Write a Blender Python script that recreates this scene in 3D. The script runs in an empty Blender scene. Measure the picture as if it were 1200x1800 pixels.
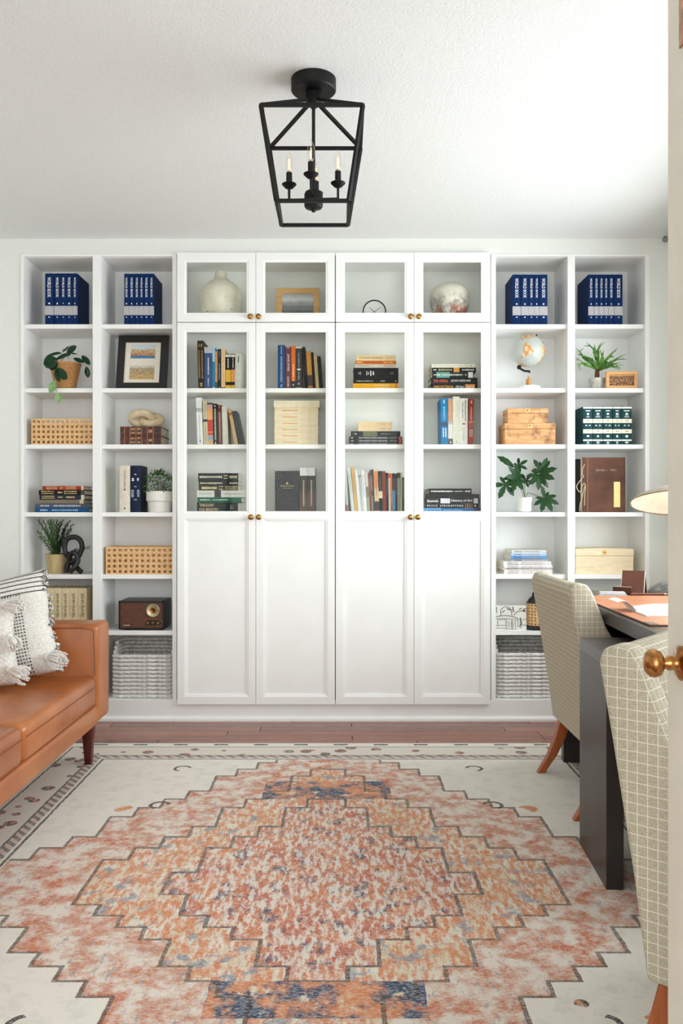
import bpy, bmesh, math, random
from mathutils import Matrix, Vector
random.seed(7)
SC = bpy.context.scene
COL = SC.collection
PI = math.pi

# ---------------------------------------------------------------- camera
F = 1500.0            # focal length in pixels of the 1200x1800 frame
CZ = 1.065            # camera height
cam_data = bpy.data.cameras.new('camera')
cam_data.sensor_fit = 'AUTO'
cam_data.sensor_width = 36.0
cam_data.lens = 36.0 * F / 1800.0
cam_data.clip_start = 0.05
cam = bpy.data.objects.new('camera', cam_data)
cam.location = (0, 0, CZ)
cam.rotation_euler = (PI / 2, 0, 0)
COL.objects.link(cam)
SC.camera = cam

# ---------------------------------------------------------------- light
SC.view_settings.view_transform = 'Standard'
SC.view_settings.look = 'None'
SC.view_settings.gamma = 1.0
SC.view_settings.use_curve_mapping = False
SC.view_settings.exposure = 0.22
SC.cycles.use_denoising = True
SC.cycles.max_bounces = 12
SC.cycles.diffuse_bounces = 7
SC.cycles.glossy_bounces = 4
SC.cycles.transparent_max_bounces = 12
SC.cycles.sample_clamp_indirect = 6.0

world = bpy.data.worlds.new('daylight')
world.use_nodes = True
bg = world.node_tree.nodes['Background']
bg.inputs[0].default_value = (0.86, 0.93, 1.0, 1)
bg.inputs[1].default_value = 1.5
SC.world = world


def area_light(name, loc, rot, sx, sy, energy, color):
    l = bpy.data.lights.new(name, 'AREA')
    l.shape = 'RECTANGLE'
    l.size, l.size_y = sx, sy
    l.energy = energy
    l.color = color
    o = bpy.data.objects.new(name, l)
    o.location = loc
    o.rotation_euler = rot
    COL.objects.link(o)
    return o


# daylight entering by the window over the desk, and by the tall windows of the adjoining room behind the camera
area_light('window_right_offscreen', (2.25, 2.90, 1.38), (0, PI / 2, 0), 1.7, 2.8, 128, (0.895, 0.955, 1.0))
area_light('adjoining_room_windows_offscreen', (0.45, -2.68, 1.30), (PI / 2, 0, 0), 4.8, 2.2, 126, (0.90, 0.96, 1.0))


# ---------------------------------------------------------------- small helpers
def X(px, Y): return (px - 600.0) * Y / F
def Z(py, Y): return CZ - (py - 900.0) * Y / F
def P(px, py, Y): return Vector((X(px, Y), Y, Z(py, Y)))


def lin(c):
    out = []
    for v in c[:3]:
        v = v / 255.0
        out.append(v / 12.92 if v <= 0.04045 else ((v + 0.055) / 1.055) ** 2.4)
    return (out[0], out[1], out[2], 1.0)


class E:
    """a node socket with arithmetic"""
    def __init__(self, nt, s): self.nt, self.s = nt, s

    def op(self, kind, *others):
        n = self.nt.nodes.new('ShaderNodeMath')
        n.operation = kind
        for i, v in enumerate((self,) + others):
            if isinstance(v, E): self.nt.links.new(v.s, n.inputs[i])
            else: n.inputs[i].default_value = v
        return E(self.nt, n.outputs[0])

    def __add__(s, o): return s.op('ADD', o)
    def __sub__(s, o): return s.op('SUBTRACT', o)
    def __mul__(s, o): return s.op('MULTIPLY', o)
    def __truediv__(s, o): return s.op('DIVIDE', o)
    def abs(s): return s.op('ABSOLUTE')
    def floor(s): return s.op('FLOOR')
    def fract(s): return s.op('FRACT')
    def min(s, o): return s.op('MINIMUM', o)
    def max(s, o): return s.op('MAXIMUM', o)
    def lt(s, o): return s.op('LESS_THAN', o)
    def gt(s, o): return s.op('GREATER_THAN', o)
    def inv(s):
        n = s.nt.nodes.new('ShaderNodeMath'); n.operation = 'SUBTRACT'
        n.inputs[0].default_value = 1.0
        s.nt.links.new(s.s, n.inputs[1])
        return E(s.nt, n.outputs[0])
    def ramp(s, a, b):
        n = s.nt.nodes.new('ShaderNodeMapRange'); n.clamp = True
        s.nt.links.new(s.s, n.inputs[0])
        n.inputs[1].default_value = a; n.inputs[2].default_value = b
        return E(s.nt, n.outputs[0])


class M:
    """a Principled material under construction"""
    def __init__(self, name, rough=0.5, metallic=0.0, spec=0.5):
        self.m = bpy.data.materials.new(name)
        self.m.use_nodes = True
        self.nt = self.m.node_tree
        self.b = self.nt.nodes['Principled BSDF']
        self.b.inputs['Roughness'].default_value = rough
        self.b.inputs['Metallic'].default_value = metallic
        self.b.inputs['Specular IOR Level'].default_value = spec

    def coord(self, which='Object'):
        n = self.nt.nodes.new('ShaderNodeTexCoord')
        return n.outputs[which]

    def xyz(self, which='Object'):
        n = self.nt.nodes.new('ShaderNodeSeparateXYZ')
        self.nt.links.new(self.coord(which), n.inputs[0])
        return [E(self.nt, n.outputs[i]) for i in range(3)]

    def noise(self, scale, detail=3.0, stretch=None, rough=0.55, which='Object'):
        n = self.nt.nodes.new('ShaderNodeTexNoise')
        n.inputs['Scale'].default_value = scale
        n.inputs['Detail'].default_value = detail
        n.inputs['Roughness'].default_value = rough
        c = self.coord(which)
        if stretch:
            mp = self.nt.nodes.new('ShaderNodeMapping')
            mp.inputs['Scale'].default_value = stretch
            self.nt.links.new(c, mp.inputs[0])
            c = mp.outputs[0]
        self.nt.links.new(c, n.inputs['Vector'])
        return E(self.nt, n.outputs['Fac'])

    def voronoi(self, scale, out='Distance'):
        n = self.nt.nodes.new('ShaderNodeTexVoronoi')
        n.inputs['Scale'].default_value = scale
        self.nt.links.new(self.coord(), n.inputs['Vector'])
        return E(self.nt, n.outputs[out])

    def col(self, c):
        n = self.nt.nodes.new('ShaderNodeRGB')
        n.outputs[0].default_value = lin(c)
        return n.outputs[0]

    def mix(self, fac, a, b):
        n = self.nt.nodes.new('ShaderNodeMix')
        n.data_type = 'RGBA'
        if isinstance(fac, E): self.nt.links.new(fac.s, n.inputs[0])
        else: n.inputs[0].default_value = fac
        for i, v in ((6, a), (7, b)):
            if isinstance(v, tuple): n.inputs[i].default_value = lin(v)
            else: self.nt.links.new(v, n.inputs[i])
        return n.outputs[2]

    def base(self, s):
        if isinstance(s, tuple): self.b.inputs['Base Color'].default_value = lin(s)
        else: self.nt.links.new(s, self.b.inputs['Base Color'])
        return self

    def rough(self, e):
        self.nt.links.new(e.s, self.b.inputs['Roughness']); return self

    def bump(self, e, strength=0.3, dist=0.002):
        n = self.nt.nodes.new('ShaderNodeBump')
        n.inputs['Strength'].default_value = strength
        n.inputs['Distance'].default_value = dist
        self.nt.links.new(e.s, n.inputs['Height'])
        self.nt.links.new(n.outputs[0], self.b.inputs['Normal'])
        return self


_cache = {}


def paint(c, rough=0.5, var=0.07, scale=45.0, metallic=0.0, bump=0.0, name='paint', spec=0.5):
    """a plain coloured surface with a little procedural unevenness"""
    key = (c, rough, var, scale, metallic, bump, name, spec)
    if key in _cache: return _cache[key]
    m = M('%s_%d_%d_%d' % ((name,) + tuple(c[:3])), rough, metallic, spec)
    d = tuple(max(0, v * (1 - var)) for v in c[:3])
    u = tuple(min(255, v * (1 + var * 0.6)) for v in c[:3])
    n = m.noise(scale)
    m.base(m.mix(n.ramp(0.3, 0.7), d, u))
    if bump: m.bump(n, bump, 0.002)
    _cache[key] = m.m
    return m.m


def wood(name, a, b, rough=0.4, axis='x', scale=6.0, bump=0.15, c=None):
    m = M(name, rough)
    st = {'x': (0.6, 12, 12), 'y': (12, 0.6, 12), 'z': (12, 12, 0.6)}[axis]
    n = m.noise(scale, 5.0, st, 0.65)
    fine = m.noise(scale * 5, 3.0, st)
    s = m.mix(n.ramp(0.32, 0.68), a, b)
    if c: s = m.mix(fine.ramp(0.5, 0.75) * 0.7, s, c)
    m.base(s)
    m.bump(fine, bump, 0.001)
    return m.m


# ---------------------------------------------------------------- mesh collecting
class MB:
    def __init__(self):
        self.v, self.f, self.mi = [], [], []
        self.cur = 0

    def add(self, vs, fs):
        o = len(self.v)
        self.v += [tuple(p) for p in vs]
        for q in fs:
            self.f.append(tuple(o + i for i in q)); self.mi.append(self.cur)
        return self

    def box(self, x0, x1, y0, y1, z0, z1):
        vs = [(x, y, z) for x in (x0, x1) for y in (y0, y1) for z in (z0, z1)]
        return self.add(vs, [(0, 1, 3, 2), (4, 6, 7, 5), (0, 4, 5, 1), (2, 3, 7, 6), (0, 2, 6, 4), (1, 5, 7, 3)])

    def prism(self, poly, axis, a, b):
        """poly in the two other axes (x: yz, y: xz, z: xy), extruded from a to b"""
        def pt(p, t): return {'x': (t, p[0], p[1]), 'y': (p[0], t, p[1]), 'z': (p[0], p[1], t)}[axis]
        n = len(poly)
        vs = [pt(p, a) for p in poly] + [pt(p, b) for p in poly]
        fs = [tuple(range(n)), tuple(range(2 * n - 1, n - 1, -1))]
        fs += [(i, i + n, (i + 1) % n + n, (i + 1) % n) for i in range(n)]
        return self.add(vs, fs)

    def loft(self, rings, closed=True, cap=True):
        n = len(rings[0])
        vs = [p for r in rings for p in r]
        fs = []
        for k in range(len(rings) - 1):
            for i in range(n if closed else n - 1):
                j = (i + 1) % n
                fs.append((k * n + i, k * n + j, (k + 1) * n + j, (k + 1) * n + i))
        if cap and closed:
            fs.append(tuple(range(n - 1, -1, -1)))
            fs.append(tuple(range((len(rings) - 1) * n, len(rings) * n)))
        return self.add(vs, fs)

    def lathe(self, prof, segs=24, cx=0, cy=0, cz=0, cap=True):
        rings = [[(cx + r * math.cos(2 * PI * i / segs), cy + r * math.sin(2 * PI * i / segs), cz + z) for i in range(segs)] for r, z in prof]
        return self.loft(rings, True, cap)

    def tube(self, pts, r, segs=8, closed=False):
        pts = [Vector(p) for p in pts]
        n = len(pts)
        rs = r if isinstance(r, (list, tuple)) else [r] * n
        rings = []
        up = Vector((0.12, 0.31, 0.94)).normalized()
        prev = None
        for i, p in enumerate(pts):
            if closed: t = pts[(i + 1) % n] - pts[i - 1]
            else: t = pts[min(i + 1, n - 1)] - pts[max(i - 1, 0)]
            t = t.normalized()
            a = prev if prev is not None else up
            a = (a - t * a.dot(t))
            if a.length < 1e-5: a = Vector((1, 0, 0)) - t * t.x
            a.normalize()
            prev = a
            b = t.cross(a)
            rings.append([p + (a * math.cos(2 * PI * k / segs) + b * math.sin(2 * PI * k / segs)) * rs[i] for k in range(segs)])
        if closed:
            o = len(self.v)
            self.loft(rings, True, False)
            m = segs
            for k in range(m):
                j = (k + 1) % m
                self.f.append((o + (n - 1) * m + k, o + (n - 1) * m + j, o + j, o + k)); self.mi.append(self.cur)
            return self
        return self.loft(rings)

    def bar(self, a, b, w, h=None):
        """square bar between two points"""
        a, b = Vector(a), Vector(b)
        h = h or w
        t = (b - a).normalized()
        s = t.cross(Vector((0, 0, 1)))
        if s.length < 1e-4: s = Vector((1, 0, 0))
        s.normalize()
        u = s.cross(t)
        r = [[p + s * (sx * w / 2) + u * (sz * h / 2) for sx, sz in ((-1, -1), (1, -1), (1, 1), (-1, 1))] for p in (a, b)]
        return self.loft(r)

    def sphere(self, c, r, su=16, sv=10, sc=(1, 1, 1)):
        prof = [(max(1e-4, math.sin(PI * k / sv)) , -math.cos(PI * k / sv)) for k in range(sv + 1)]
        rings = [[(c[0] + r * sc[0] * q * math.cos(2 * PI * i / su), c[1] + r * sc[1] * q * math.sin(2 * PI * i / su), c[2] + r * sc[2] * z) for i in range(su)] for q, z in prof]
        return self.loft(rings)

    def xf(self, mat, start=0):
        self.v = self.v[:start] + [tuple(mat @ Vector(p)) for p in self.v[start:]]
        return self

    def mesh(self, name, mats, smooth=False, bevel=0.0, segs=2, subdiv=0, angle=40):
        me = bpy.data.meshes.new(name)
        me.from_pydata(self.v, [], self.f)
        mats = mats if isinstance(mats, (list, tuple)) else [mats]
        for m in mats: me.materials.append(m)
        bm = bmesh.new(); bm.from_mesh(me)
        if len(mats) > 1:
            for f, i in zip(bm.faces, self.mi): f.material_index = i
        bmesh.ops.recalc_face_normals(bm, faces=bm.faces)
        if bevel:
            es = [e for e in bm.edges if len(e.link_faces) == 2 and e.calc_face_angle(0) > 0.35]
            bmesh.ops.bevel(bm, geom=es, offset=bevel, segments=segs, profile=0.5, affect='EDGES', clamp_overlap=True)
        bm.to_mesh(me); bm.free()
        if smooth:
            for p in me.polygons: p.use_smooth = True
            if hasattr(me, 'set_sharp_from_angle'): me.set_sharp_from_angle(angle=math.radians(angle))
        return me

    def obj(self, name, mats, parent=None, **k):
        return put(self.mesh(name, mats, **k), name, parent)


def put(me, name, parent=None, loc=None, rot=None, scale=None):
    o = bpy.data.objects.new(name, me)
    COL.objects.link(o)
    if parent: o.parent = parent
    if loc is not None: o.location = loc
    if rot is not None: o.rotation_euler = rot
    if scale is not None: o.scale = scale
    return o


def tag(o, label, cat, group=None, kind=None):
    o['label'] = label
    o['category'] = cat
    if group: o['group'] = group
    if kind: o['kind'] = kind
    return o


def thing(name, label, cat, loc=(0, 0, 0), rz=0.0, group=None, rot=None):
    o = bpy.data.objects.new(name, None)
    o.empty_display_size = 0.05
    COL.objects.link(o)
    o.location = loc
    o.rotation_euler = rot if rot else (0, 0, rz)
    return tag(o, label, cat, group)


def struct(o, label=None):
    o['kind'] = 'structure'
    if label: o['label'] = label
    return o


_text = {}


def text_mesh(s, material, bold=0.0):
    """flat lettering, fitted to the unit box centred on the origin"""
    key = (s, material.name, bold)
    if key in _text: return _text[key]
    cu = bpy.data.curves.new('lettering', 'FONT')
    cu.body = s
    cu.offset = bold
    cu.resolution_u = 2
    o = bpy.data.objects.new('lettering', cu)
    COL.objects.link(o)
    dg = bpy.context.evaluated_depsgraph_get()
    me = bpy.data.meshes.new_from_object(o.evaluated_get(dg))
    bpy.data.objects.remove(o)
    xs = [v.co.x for v in me.vertices]; ys = [v.co.y for v in me.vertices]
    cx, cy = (min(xs) + max(xs)) / 2, (min(ys) + max(ys)) / 2
    w, h = max(xs) - min(xs), max(ys) - min(ys)
    for v in me.vertices:
        v.co.x = (v.co.x - cx) / w
        v.co.y = (v.co.y - cy) / h
        v.co.z = 0
    me.materials.clear(); me.materials.append(material)
    _text[key] = me
    return me


def lettering(s, material, parent, center, direction, up, length, height, bold=0.012):
    d, u = Vector(direction), Vector(up)
    n = d.cross(u)
    o = put(text_mesh(s, material, bold), 'lettering', parent)
    m = Matrix((d * length, u * height, n)).transposed().to_4x4()
    m.translation = Vector(center)
    o.matrix_local = m
    return o


# ---------------------------------------------------------------- common materials
def plaster(name, c, bump, scale):
    m = M(name, 0.85, spec=0.2)
    n = m.noise(scale, 6.0, None, 0.7)
    m.base(m.mix(n.ramp(0.35, 0.65), tuple(v * 0.985 for v in c), c))
    m.bump(n, bump, 0.006)
    return m.m


W_WALL = plaster('wall_paint', (229, 231, 226), 0.03, 60)
W_CEIL = plaster('popcorn_ceiling', (241, 244, 242), 0.75, 110)
W_TRIM = paint((239, 240, 238), 0.35, 0.012, 8, name='white_trim')
W_CASE = paint((239, 240, 238), 0.4, 0.012, 8, name='white_carcass')
W_BACK = paint((239, 240, 238), 0.5, 0.012, 8, name='white_back')
W_DOOR = paint((239, 240, 238), 0.33, 0.01, 8, name='white_door')
BRASS = paint((176, 134, 72), 0.28, 0.12, 60, 1.0, name='brass')
BLACK_METAL = paint((11, 10, 10), 0.5, 0.2, 40, 0.0, name='black_metal', spec=0.3)
BLACK = paint((20, 20, 21), 0.5, 0.15, 40, name='black')
WHITE = paint((238, 238, 236), 0.5, 0.02, 20, name='white')
PAGES = paint((222, 212, 190), 0.8, 0.08, 300, name='paper_edge')


def glass_mat(name, tint, refl=1.0):
    m = bpy.data.materials.new(name)
    m.use_nodes = True
    nt = m.node_tree
    nt.nodes.clear()
    out = nt.nodes.new('ShaderNodeOutputMaterial')
    tr = nt.nodes.new('ShaderNodeBsdfTransparent'); tr.inputs[0].default_value = tint
    gl = nt.nodes.new('ShaderNodeBsdfGlossy'); gl.inputs['Roughness'].default_value = 0.02
    gl.inputs[0].default_value = (1, 1, 1, 1)
    lw = nt.nodes.new('ShaderNodeLayerWeight'); lw.inputs[0].default_value = 0.5
    fr = (E(nt, lw.outputs['Facing']).op('POWER', 5.0) * 0.96 + 0.04).op('MULTIPLY', refl)
    mx = nt.nodes.new('ShaderNodeMixShader')
    nt.links.new(fr.s, mx.inputs[0])
    nt.links.new(tr.outputs[0], mx.inputs[1])
    nt.links.new(gl.outputs[0], mx.inputs[2])
    nt.links.new(mx.outputs[0], out.inputs[0])
    return m


GLASS = glass_mat('cabinet_glass', (0.985, 0.99, 0.975, 1), 0.13)
CLEAR = glass_mat('clear_glass', (0.97, 0.97, 0.96, 1))

# ---------------------------------------------------------------- the room
YF = 4.355            # face of the built-in
YD = 4.33             # face of the doors
YB = 4.625            # back panel of the shelves
XL, XR = -2.05, 1.665
Y0 = 0.60             # near wall (door wall), room side
HC = 2.459
TOPZ = Z(451, YF)     # top of the shelf openings
BOTZ = Z(1230, YF)    # bottom board
SHELF_PX = [569.5, 682, 781, 900.5, 1010, 1109]
SHELF = [Z(p, YF + 0.01) for p in SHELF_PX]
TH = 0.0225

struct(MB().box(XL - 0.1, XR + 0.1, -2.7, YB + 0.1, -0.12, -0.012).obj('floor', paint((84, 58, 50), 0.6, 0.1, 9, name='subfloor')))
floor = bpy.data.objects['floor']
struct(MB().box(XL - 0.1, XR + 0.1, -2.7, YB + 0.1, HC, HC + 0.1).box(XR + 0.1, 3.4, -2.7, 0.6, HC, HC + 0.1).obj('ceiling', W_CEIL))

# floor boards, laid across the room
FLOOR_MATS = [wood('floor_board_%s' % n, a, b, 0.22, 'x', 5.0, 0.06, c) for n, a, b, c in (
    ('russet', (128, 76, 60), (158, 100, 80), (98, 56, 46)),
    ('cherry', (140, 84, 66), (170, 112, 90), (108, 62, 50)),
    ('umber', (112, 66, 54), (142, 90, 74), (86, 50, 42)))]
plank_me = {}
def plank_mesh(L, mi):
    if (L, mi) not in plank_me:
        plank_me[(L, mi)] = MB().box(0, L - 0.0025, 0, 0.0795, -0.012, 0.0).mesh('plank', FLOOR_MATS[mi], bevel=0.0012, segs=1)
    return plank_me[(L, mi)]
y = Y0 - 0.10
row = 0
while y < YF - 0.002:
    x = XL + 0.002
    first = True
    while x < XR - 0.05:
        L = random.choice((0.6, 0.9, 1.2, 1.5))
        if first: L = (0.45, 0.9, 1.2, 0.6, 1.5)[row % 5]; first = False
        if x + L > XR: L = round(XR - x, 3)
        put(plank_mesh(L, random.randrange(3)), 'plank', floor, (x, y, 0))
        x += L
    y += 0.081
    row += 1

# back wall with the recess for the shelves, side walls
wb = MB()
wb.box(XL, XR, YB + 0.022, YB + 0.10, 0, HC)
wb.box(XL, X(37, YF), YF + 0.001, YB + 0.03, 0, HC)
wb.box(X(1140, YF), XR, YF + 0.001, YB + 0.03, 0, HC)
wb.box(X(37, YF), X(1140, YF), YF + 0.001, YB + 0.03, TOPZ + 0.006, HC)
struct(wb.obj('wall_back', W_WALL))
struct(MB().box(XL - 0.1, XL, Y0 - 0.1, YB + 0.1, 0, HC).obj('wall_left', W_WALL))
WY0, WY1, WZ0, WZ1 = 1.75, 4.05, 0.76, 2.0
wr = MB()
wr.box(XR, XR + 0.1, Y0 - 0.1, WY0, 0, HC)
wr.box(XR, XR + 0.1, WY1, YB + 0.1, 0, HC)
wr.box(XR, XR + 0.1, WY0, WY1, 0, WZ0)
wr.box(XR, XR + 0.1, WY0, WY1, WZ1, HC)
struct(wr.obj('wall_right', W_WALL))
# window over the desk
w1 = struct(bpy.data.objects.new('window_1', None)); COL.objects.link(w1)
f = MB()
for a, b, c, d in ((WY0, WY1, WZ0, WZ0 + 0.05), (WY0, WY1, WZ1 - 0.05, WZ1), (WY0, WY0 + 0.05, WZ0, WZ1), (WY1 - 0.05, WY1, WZ0, WZ1)):
    f.box(XR + 0.03, XR + 0.07, a, b, c, d)
f.obj('window_frame', W_TRIM, w1)
for k in (1, 2):
    yy = WY0 + (WY1 - WY0) * k / 3
    MB().box(XR + 0.035, XR + 0.065, yy - 0.015, yy + 0.015, WZ0 + 0.05, WZ1 - 0.05).obj('mullion', W_TRIM, w1)
for k in range(3):
    ya = WY0 + (WY1 - WY0) * k / 3; yb = WY0 + (WY1 - WY0) * (k + 1) / 3
    MB().box(XR + 0.048, XR + 0.052, ya + 0.012, yb - 0.012, WZ0 + 0.045, WZ1 - 0.045).obj('pane', CLEAR, w1)
MB().box(XR - 0.03, XR + 0.03, WY0 - 0.04, WY1 + 0.04, WZ0 - 0.03, WZ0).obj('window_sill', W_TRIM, w1)
# near wall with the double doorway, adjoining room behind the camera
DX0, DX1, DZ = -1.05, 0.575, 2.06
wn = MB()         # glazed screen added to pass hall light: posts, sills, head, side lights, transom
for a, b in ((XL, XL + 0.08), (DX0 - 0.05, DX0), (DX1, DX1 + 0.05), (XR - 0.07, XR)): wn.box(a, b, Y0 - 0.1, Y0, 0, HC)
for a, b in ((XL + 0.08, DX0 - 0.05), (DX1 + 0.05, XR - 0.07)): wn.box(a, b, Y0 - 0.1, Y0, 0, 0.25)
wn.box(XL + 0.08, XR - 0.07, Y0 - 0.1, Y0, DZ, DZ + 0.05)
wn.box(XL + 0.08, XR - 0.07, Y0 - 0.1, Y0, HC - 0.05, HC)
wn = struct(wn.obj('wall_near_added_glazing', W_TRIM))
for a, b, c, d in ((XL + 0.08, DX0 - 0.05, 0.25, DZ), (DX1 + 0.05, XR - 0.07, 0.25, DZ), (XL + 0.08, XR - 0.07, DZ + 0.05, HC - 0.05)):
    MB().box(a, b, Y0 - 0.053, Y0 - 0.048, c, d).obj('pane', CLEAR, wn)
hw = MB()
hw.box(XL - 0.1, XL, -2.7, Y0 - 0.1, 0, HC)
HX = 3.3
hw.box(HX, HX + 0.1, -2.7, Y0 - 0.1, 0, HC)
hw.box(XR + 0.1, HX + 0.1, Y0 - 0.1, Y0, 0, HC)
hw.box(XL - 0.1, HX + 0.1, -2.8, -2.7, 0, HC)
struct(hw.obj('wall_hall', W_WALL))
struct(MB().box(XL, HX, -2.7, Y0 - 0.101, -0.012, 0.0).obj('floor_hall', FLOOR_MATS[0]))

# face trim of the built-in
tn = 0
def trim(x0, x1, z0, z1, y0=YF - 0.004, y1=YF + 0.014):
    global tn
    tn += 1
    return struct(MB().box(x0, x1, y0, y1, z0, z1).obj('trim_%d' % tn, W_TRIM, bevel=0.0012, segs=1))
for a, b in ((36.5, 42), (163, 178), (303, 310.5), (862.5, 871), (997, 1010), (1133, 1141)):
    trim(X(a, YF), X(b, YF), 0.1, TOPZ + 0.01)
trim(X(36.5, YF), X(310.5, YF), TOPZ, TOPZ + 0.012, YF - 0.003)
trim(X(862.5, YF), X(1141, YF), TOPZ, TOPZ + 0.012, YF - 0.003)
bb = MB().prism([(YF - 0.005, 0), (YF - 0.005, 0.106), (YF + 0.03, 0.106), (YF + 0.03, 0)], 'x', XL + 0.001, XR - 0.001)
bb.prism([(YF - 0.019, 0), (YF - 0.019, 0.012), (YF - 0.013, 0.021), (YF - 0.004, 0.025), (YF - 0.004, 0)], 'x', XL + 0.001, XR - 0.001)
struct(bb.obj('baseboard_back', W_TRIM))

# ---------------------------------------------------------------- the bookcases
def carcass(name, label, x0, x1, shelves, cat='bookcase', group=None):
    """x0..x1: clear inside width; shelves: z of the shelf tops"""
    t = thing(name, label, cat, ((x0 + x1) / 2, YF + 0.15, 0), 0, group)
    ox, oy = (x0 + x1) / 2, YF + 0.15
    ya, yb = YF + 0.0145 - oy, YB + 0.018 - oy
    w = (x1 - x0) / 2
    zt = TOPZ + 0.004
    for s in (-1, 1):
        a, b = sorted((s * w, s * (w + 0.016)))
        MB().box(a, b, ya, yb, 0.001, zt).obj('side_panel', W_CASE, t)
    MB().box(-w, w, ya, yb, zt - 0.006, zt + 0.0005).obj('top_panel', W_CASE, t)
    MB().box(-w, w, YB - oy, yb - 0.001, BOTZ - TH, zt - 0.006).obj('back_panel', W_BACK, t)
    MB().box(-w, w, ya, YB - oy, BOTZ - TH, BOTZ).obj('bottom_panel', W_CASE, t)
    MB().box(-w, w, ya + 0.02, ya + 0.035, 0.001, BOTZ - TH).obj('plinth', W_CASE, t)
    me = MB().box(-w + 0.0005, w - 0.0005, YF + 0.016 - oy, YB - oy, -TH, 0).mesh('shelf', W_CASE, bevel=0.001, segs=1)
    for z in shelves: put(me, 'shelf', t, (0, 0, z))
    return t


G_OPEN = 'narrow open bookcases of the built-in'
bays = [(X(42, YF), X(163, YF)), (X(178, YF), X(303, YF)), (X(871, YF), X(997, YF)), (X(1010, YF), X(1133, YF))]
for (a, b), lab in zip(bays, (
        'narrow open white bookcase holding the trailing potted plant, half hidden by the sofa',
        'narrow open white bookcase holding the wooden radio and black picture frame',
        'narrow open white bookcase holding the globe on a marble foot',
        'narrow open white bookcase holding the brown tied album and staghorn fern')):
    carcass('open_bookcase', lab, a, b, SHELF, group=G_OPEN)

# glazed double units
knob_me = MB().lathe([(0.0075, 0), (0.0085, 0.003), (0.0055, 0.006), (0.005, 0.012), (0.011, 0.016), (0.0145, 0.021), (0.0138, 0.026), (0.009, 0.029), (0.001, 0.030)], 16).xf(Matrix.Rotation(PI / 2, 4, 'X')).mesh('knob', BRASS, smooth=True)


def door(parent, org, x0, x1, y0, y1, openings, knob):
    """pixel rectangle of the leaf, openings as (y0, y1, 'glass'/'panel'), all on the door plane"""
    ox, oy = org
    ax, bx = X(x0, YD) - ox, X(x1, YD) - ox
    za, zb = Z(y1, YD), Z(y0, YD)
    fy, by = YD - oy, YD + 0.0195 - oy
    sw = 12 * YD / F          # flat of the stile
    lp = 4.2 * YD / F         # sloping bead inside it
    m = MB()
    m.box(ax, ax + sw, fy, by, za, zb)
    m.box(bx - sw, bx, fy, by, za, zb)
    zs = [zb]
    hs = [(Z(b, YD), Z(a, YD), k) for a, b, k in openings]      # top to bottom
    for lo, hi, k in hs: zs += [hi, lo]
    zs.append(za)
    for i in range(0, len(zs), 2): m.box(ax + sw, bx - sw, fy, by, zs[i + 1], zs[i])
    for lo, hi, k in hs:
        dep = 0.012 if k == 'glass' else 0.009
        o = [(ax + sw, lo), (bx - sw, lo), (bx - sw, hi), (ax + sw, hi)]
        i_ = [(ax + sw + lp, lo + lp), (bx - sw - lp, lo + lp), (bx - sw - lp, hi - lp), (ax + sw + lp, hi - lp)]
        vs = [(p[0], fy + 0.001, p[1]) for p in o] + [(p[0], fy + 0.0035, p[1]) for p in i_] + [(p[0], fy + dep, p[1]) for p in i_]
        fs = [(k2, (k2 + 1) % 4, (k2 + 1) % 4 + 4, k2 + 4) for k2 in range(4)] + [(k2 + 4, (k2 + 1) % 4 + 4, (k2 + 1) % 4 + 8, k2 + 8) for k2 in range(4)]
        m.add(vs, fs)
    d = m.obj('door', W_DOOR, parent)
    for lo, hi, k in hs:
        if k == 'glass':
            MB().box(ax + sw, bx - sw, fy + 0.0125, fy + 0.0165, lo, hi).obj('glass_pane', GLASS, d)
        else:
            MB().box(ax + sw, bx - sw, fy + 0.009, fy + 0.016, lo, hi).obj('panel', W_DOOR, d)
    kp = P(knob[0], knob[1], YD)
    put(knob_me, 'knob', d, (kp.x - ox, kp.y - oy, kp.z))


UPPER = Z(561.5, YF + 0.01)
for (a, b), doors, lab in (
        ((314.5, 586), (((311.5, 449.2), 440.3, 441.3), ((449.8, 588.4), 454.8, 455.3)), 'white double bookcase with glazed doors holding the cream bottle vase'),
        ((592.5, 858), (((589.9, 727), 721, 720.5), ((727.6, 861.5), 735.5, 733.7)), 'white double bookcase with glazed doors holding the round clock')):
    xa, xb = X(a, YF), X(b, YF)
    t = carcass('glazed_bookcase', lab, xa, xb, [UPPER] + SHELF[1:4], group='glazed double bookcases of the built-in')
    t.location.z = 0
    org = ((xa + xb) / 2, YF + 0.15)
    for (x0, x1), k1, k2 in doors:
        door(t, org, x0, x1, 444, 565.6, [(456.5, 553.8, 'glass')], (k1, 557.8))
        door(t, org, x0, x1, 567.4, 1238, [(579.5, 902.8, 'glass'), (911.5, 1225, 'panel')], (k2, 909))

# ---------------------------------------------------------------- books
def marks(parent, color, t, h, f0, f1, wf=0.5, rows=1, y=-0.003, seed=0, dx=0.0):
    """illegible small print: broken thin strokes along the spine"""
    r = random.Random(seed * 31 + int(f0 * 1000))
    m = MB()
    for q in range(rows):
        xc = ((q + 0.5) / rows - 0.5) * t * wf * (1.0 if rows == 1 else 1.4) + dx * t
        hw = t * wf / rows * 0.38
        z = h * (1 - f0)
        end = h * (1 - f1)
        while z > end:
            L = min(r.uniform(0.004, 0.011), z - end)
            if L < 0.001: break
            u = hw * r.uniform(0.6, 1.0)
            m.add([(xc - u, y, z - L), (xc + u, y, z - L), (xc + u, y, z), (xc - u, y, z)], [(0, 1, 2, 3)])
            z -= L + r.uniform(0.0012, 0.003)
    return m.obj('print', paint(color, 0.5, 0.05, name='ink'), parent)


_bk = 0


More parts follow.
